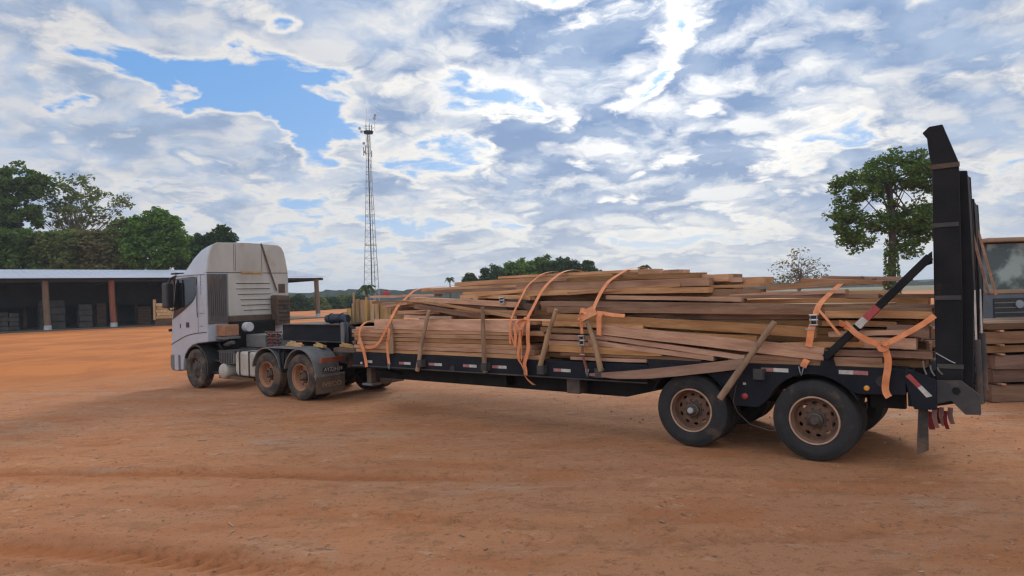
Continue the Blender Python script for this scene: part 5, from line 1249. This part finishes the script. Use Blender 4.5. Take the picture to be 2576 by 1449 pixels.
tree('open_tree', base, 15, .32, bl, 170, 22, .28, 'leaf_olive', 'bark_pale', 'thinly leaved tree with its branches showing beyond the shed', GL, clump_r=.95, seed=32, limbs=70, hollow=.3)
base, bl = big(390, 530, 100, [(390, 575, 55, 50), (430, 600, 35, 45), (350, 600, 45, 40), (390, 640, 75, 40)])
tree('shed_tree', base, 8, .4, bl, 230, 60, .32, 'leaf_mango', 'bark', 'dense bright green rounded tree beyond the shed', GL, clump_r=1.0, seed=33, limbs=12, hollow=.5)
base, bl = big(465, 590, 104, [(465, 620, 26, 34), (475, 650, 35, 35)])
tree('shed_tree', base, 6, .3, bl, 90, 50, .32, 'leaf_mango', 'bark', 'small green dome of leaves left of the truck roof', GL, clump_r=.9, seed=34, limbs=6, hollow=.5)
base, bl = big(545, 570, 96, [(560, 588, 24, 18), (520, 605, 38, 18), (575, 600, 14, 14), (540, 625, 55, 20)])
tree('shed_tree', base, 8, .3, bl, 110, 55, .28, 'leaf_far', 'bark', 'dark tree peeking over the truck roof', GL, clump_r=.75, seed=35, limbs=6, hollow=.4)
for i, (x, y, rx, ry, lm, l_) in enumerate(((40, 620, 75, 45, 'leaf_dark', 'dark bush above the left end of the shed roof'), (150, 620, 70, 38, 'leaf_olive', 'olive bush above the shed roof, left of centre'), (245, 620, 60, 38, 'leaf_dry', 'dry brownish bush above the middle of the shed roof'), (310, 600, 55, 45, 'leaf_olive', 'olive tree left of the dense green tree'), (-50, 600, 60, 60, 'leaf_dark', 'dark bush cut by the left picture edge'))):
    base, bl = big(x, y, 98 + i, [(x, y, rx, ry), (x - rx * .5, y + 20, rx * .6, ry * .7), (x + rx * .5, y + 22, rx * .6, ry * .7), (x, y + 50, rx, ry * .6)])
    tree('shed_bush', base, 5, .3, bl, 210, 50, .34, lm, 'bark', l_, GL, clump_r=1.1, seed=40 + i, limbs=14, hollow=.4, cat='bush')
# mid-distance trees between truck and mast
GM = 'low trees along the yard edge'
for i, (x, y, Y, rx, ry) in enumerate(((755, 759, 150, 24, 17), (795, 763, 155, 26, 16), (835, 761, 165, 26, 16), (870, 757, 175, 24, 16), (900, 757, 170, 22, 15), (722, 762, 150, 22, 14))):
    base, bl = big(x, y, Y, [(x, y, rx, ry), (x - 10, y + 8, rx * .7, ry), (x + 12, y + 10, rx * .7, ry), (x, y + 16, rx, ry)])
    base.z = -1.5; bl = [(b[0], b[1], b[2] + 1.5, *b[3:]) for b in bl]
    tree('edge_tree', base, 2.4, .18, bl, 130, 40, .32, 'leaf_olive' if i % 2 else 'leaf_far', 'bark', ['bushy tree just right of the cab, nearest to it', 'low bushy tree behind the end post of the shed', 'low tree right of the shed end post', 'low tree in front of the far ridge', 'low tree next to the upright boards', 'low tree half hidden behind the cab'][i], GM, clump_r=.95, seed=60 + i, limbs=5, hollow=.3)

# far ridge and far woods
def ridge(name, Y, x0, x1, h, seed, m_, step):
    rg = np.random.RandomState(seed); xs = np.arange(x0, x1, step); n = len(xs); ph = rg.rand(4) * 6
    top = h * (.55 + .25 * np.sin(xs / (step * 40) + ph[0]) + .15 * np.sin(xs / (step * 13) + ph[1])) + rg.rand(n) * h * .28
    mb = B0(); dep = Y * .12
    v = [(x, Y, -2) for x in xs] + [(x, Y + rg.rand() * step, max(.5, t)) for x, t in zip(xs, top)] + [(x, Y + dep, max(.5, t * .9)) for x, t in zip(xs, top)]
    f = [(i, i + 1, n + i + 1, n + i) for i in range(n - 1)] + [(n + i, n + i + 1, 2 * n + i + 1, 2 * n + i) for i in range(n - 1)]
    mb.add(v, f); o = mb.build(name, m_, fix=False); return o
add_prop(ridge('far_woodland', 520, -420, 520, 9, 3, 'far_green', 3.5), 'distant dark woodland along the horizon', 'woodland', kind='stuff')
add_prop(ridge('hills', 1500, -1600, 1700, 11, 5, 'far_green', 7), kind='structure')
add_prop(ridge('hills', 3800, -4500, 4500, 16, 8, 'far_green', 18), kind='structure')

# ------------------------------------------------------------------ haze
def haze():
    M = bpy.data.materials.new('haze'); M.use_nodes = True; nt = M.node_tree; nt.nodes.clear()
    v = nt.nodes.new('ShaderNodeVolumePrincipled'); v.inputs['Color'].default_value = (.78, .87, 1, 1); v.inputs['Density'].default_value = .00030; v.inputs['Anisotropy'].default_value = .2
    o = nt.nodes.new('ShaderNodeOutputMaterial'); nt.links.new(v.outputs[0], o.inputs['Volume'])
    mb = B0(); mb.box(-7500, 7500, -3500, 10500, -4, 75); h = mb.build('haze', M); add_prop(h, 'thin pale haze over the whole yard and the distance', 'haze', kind='stuff')
haze()
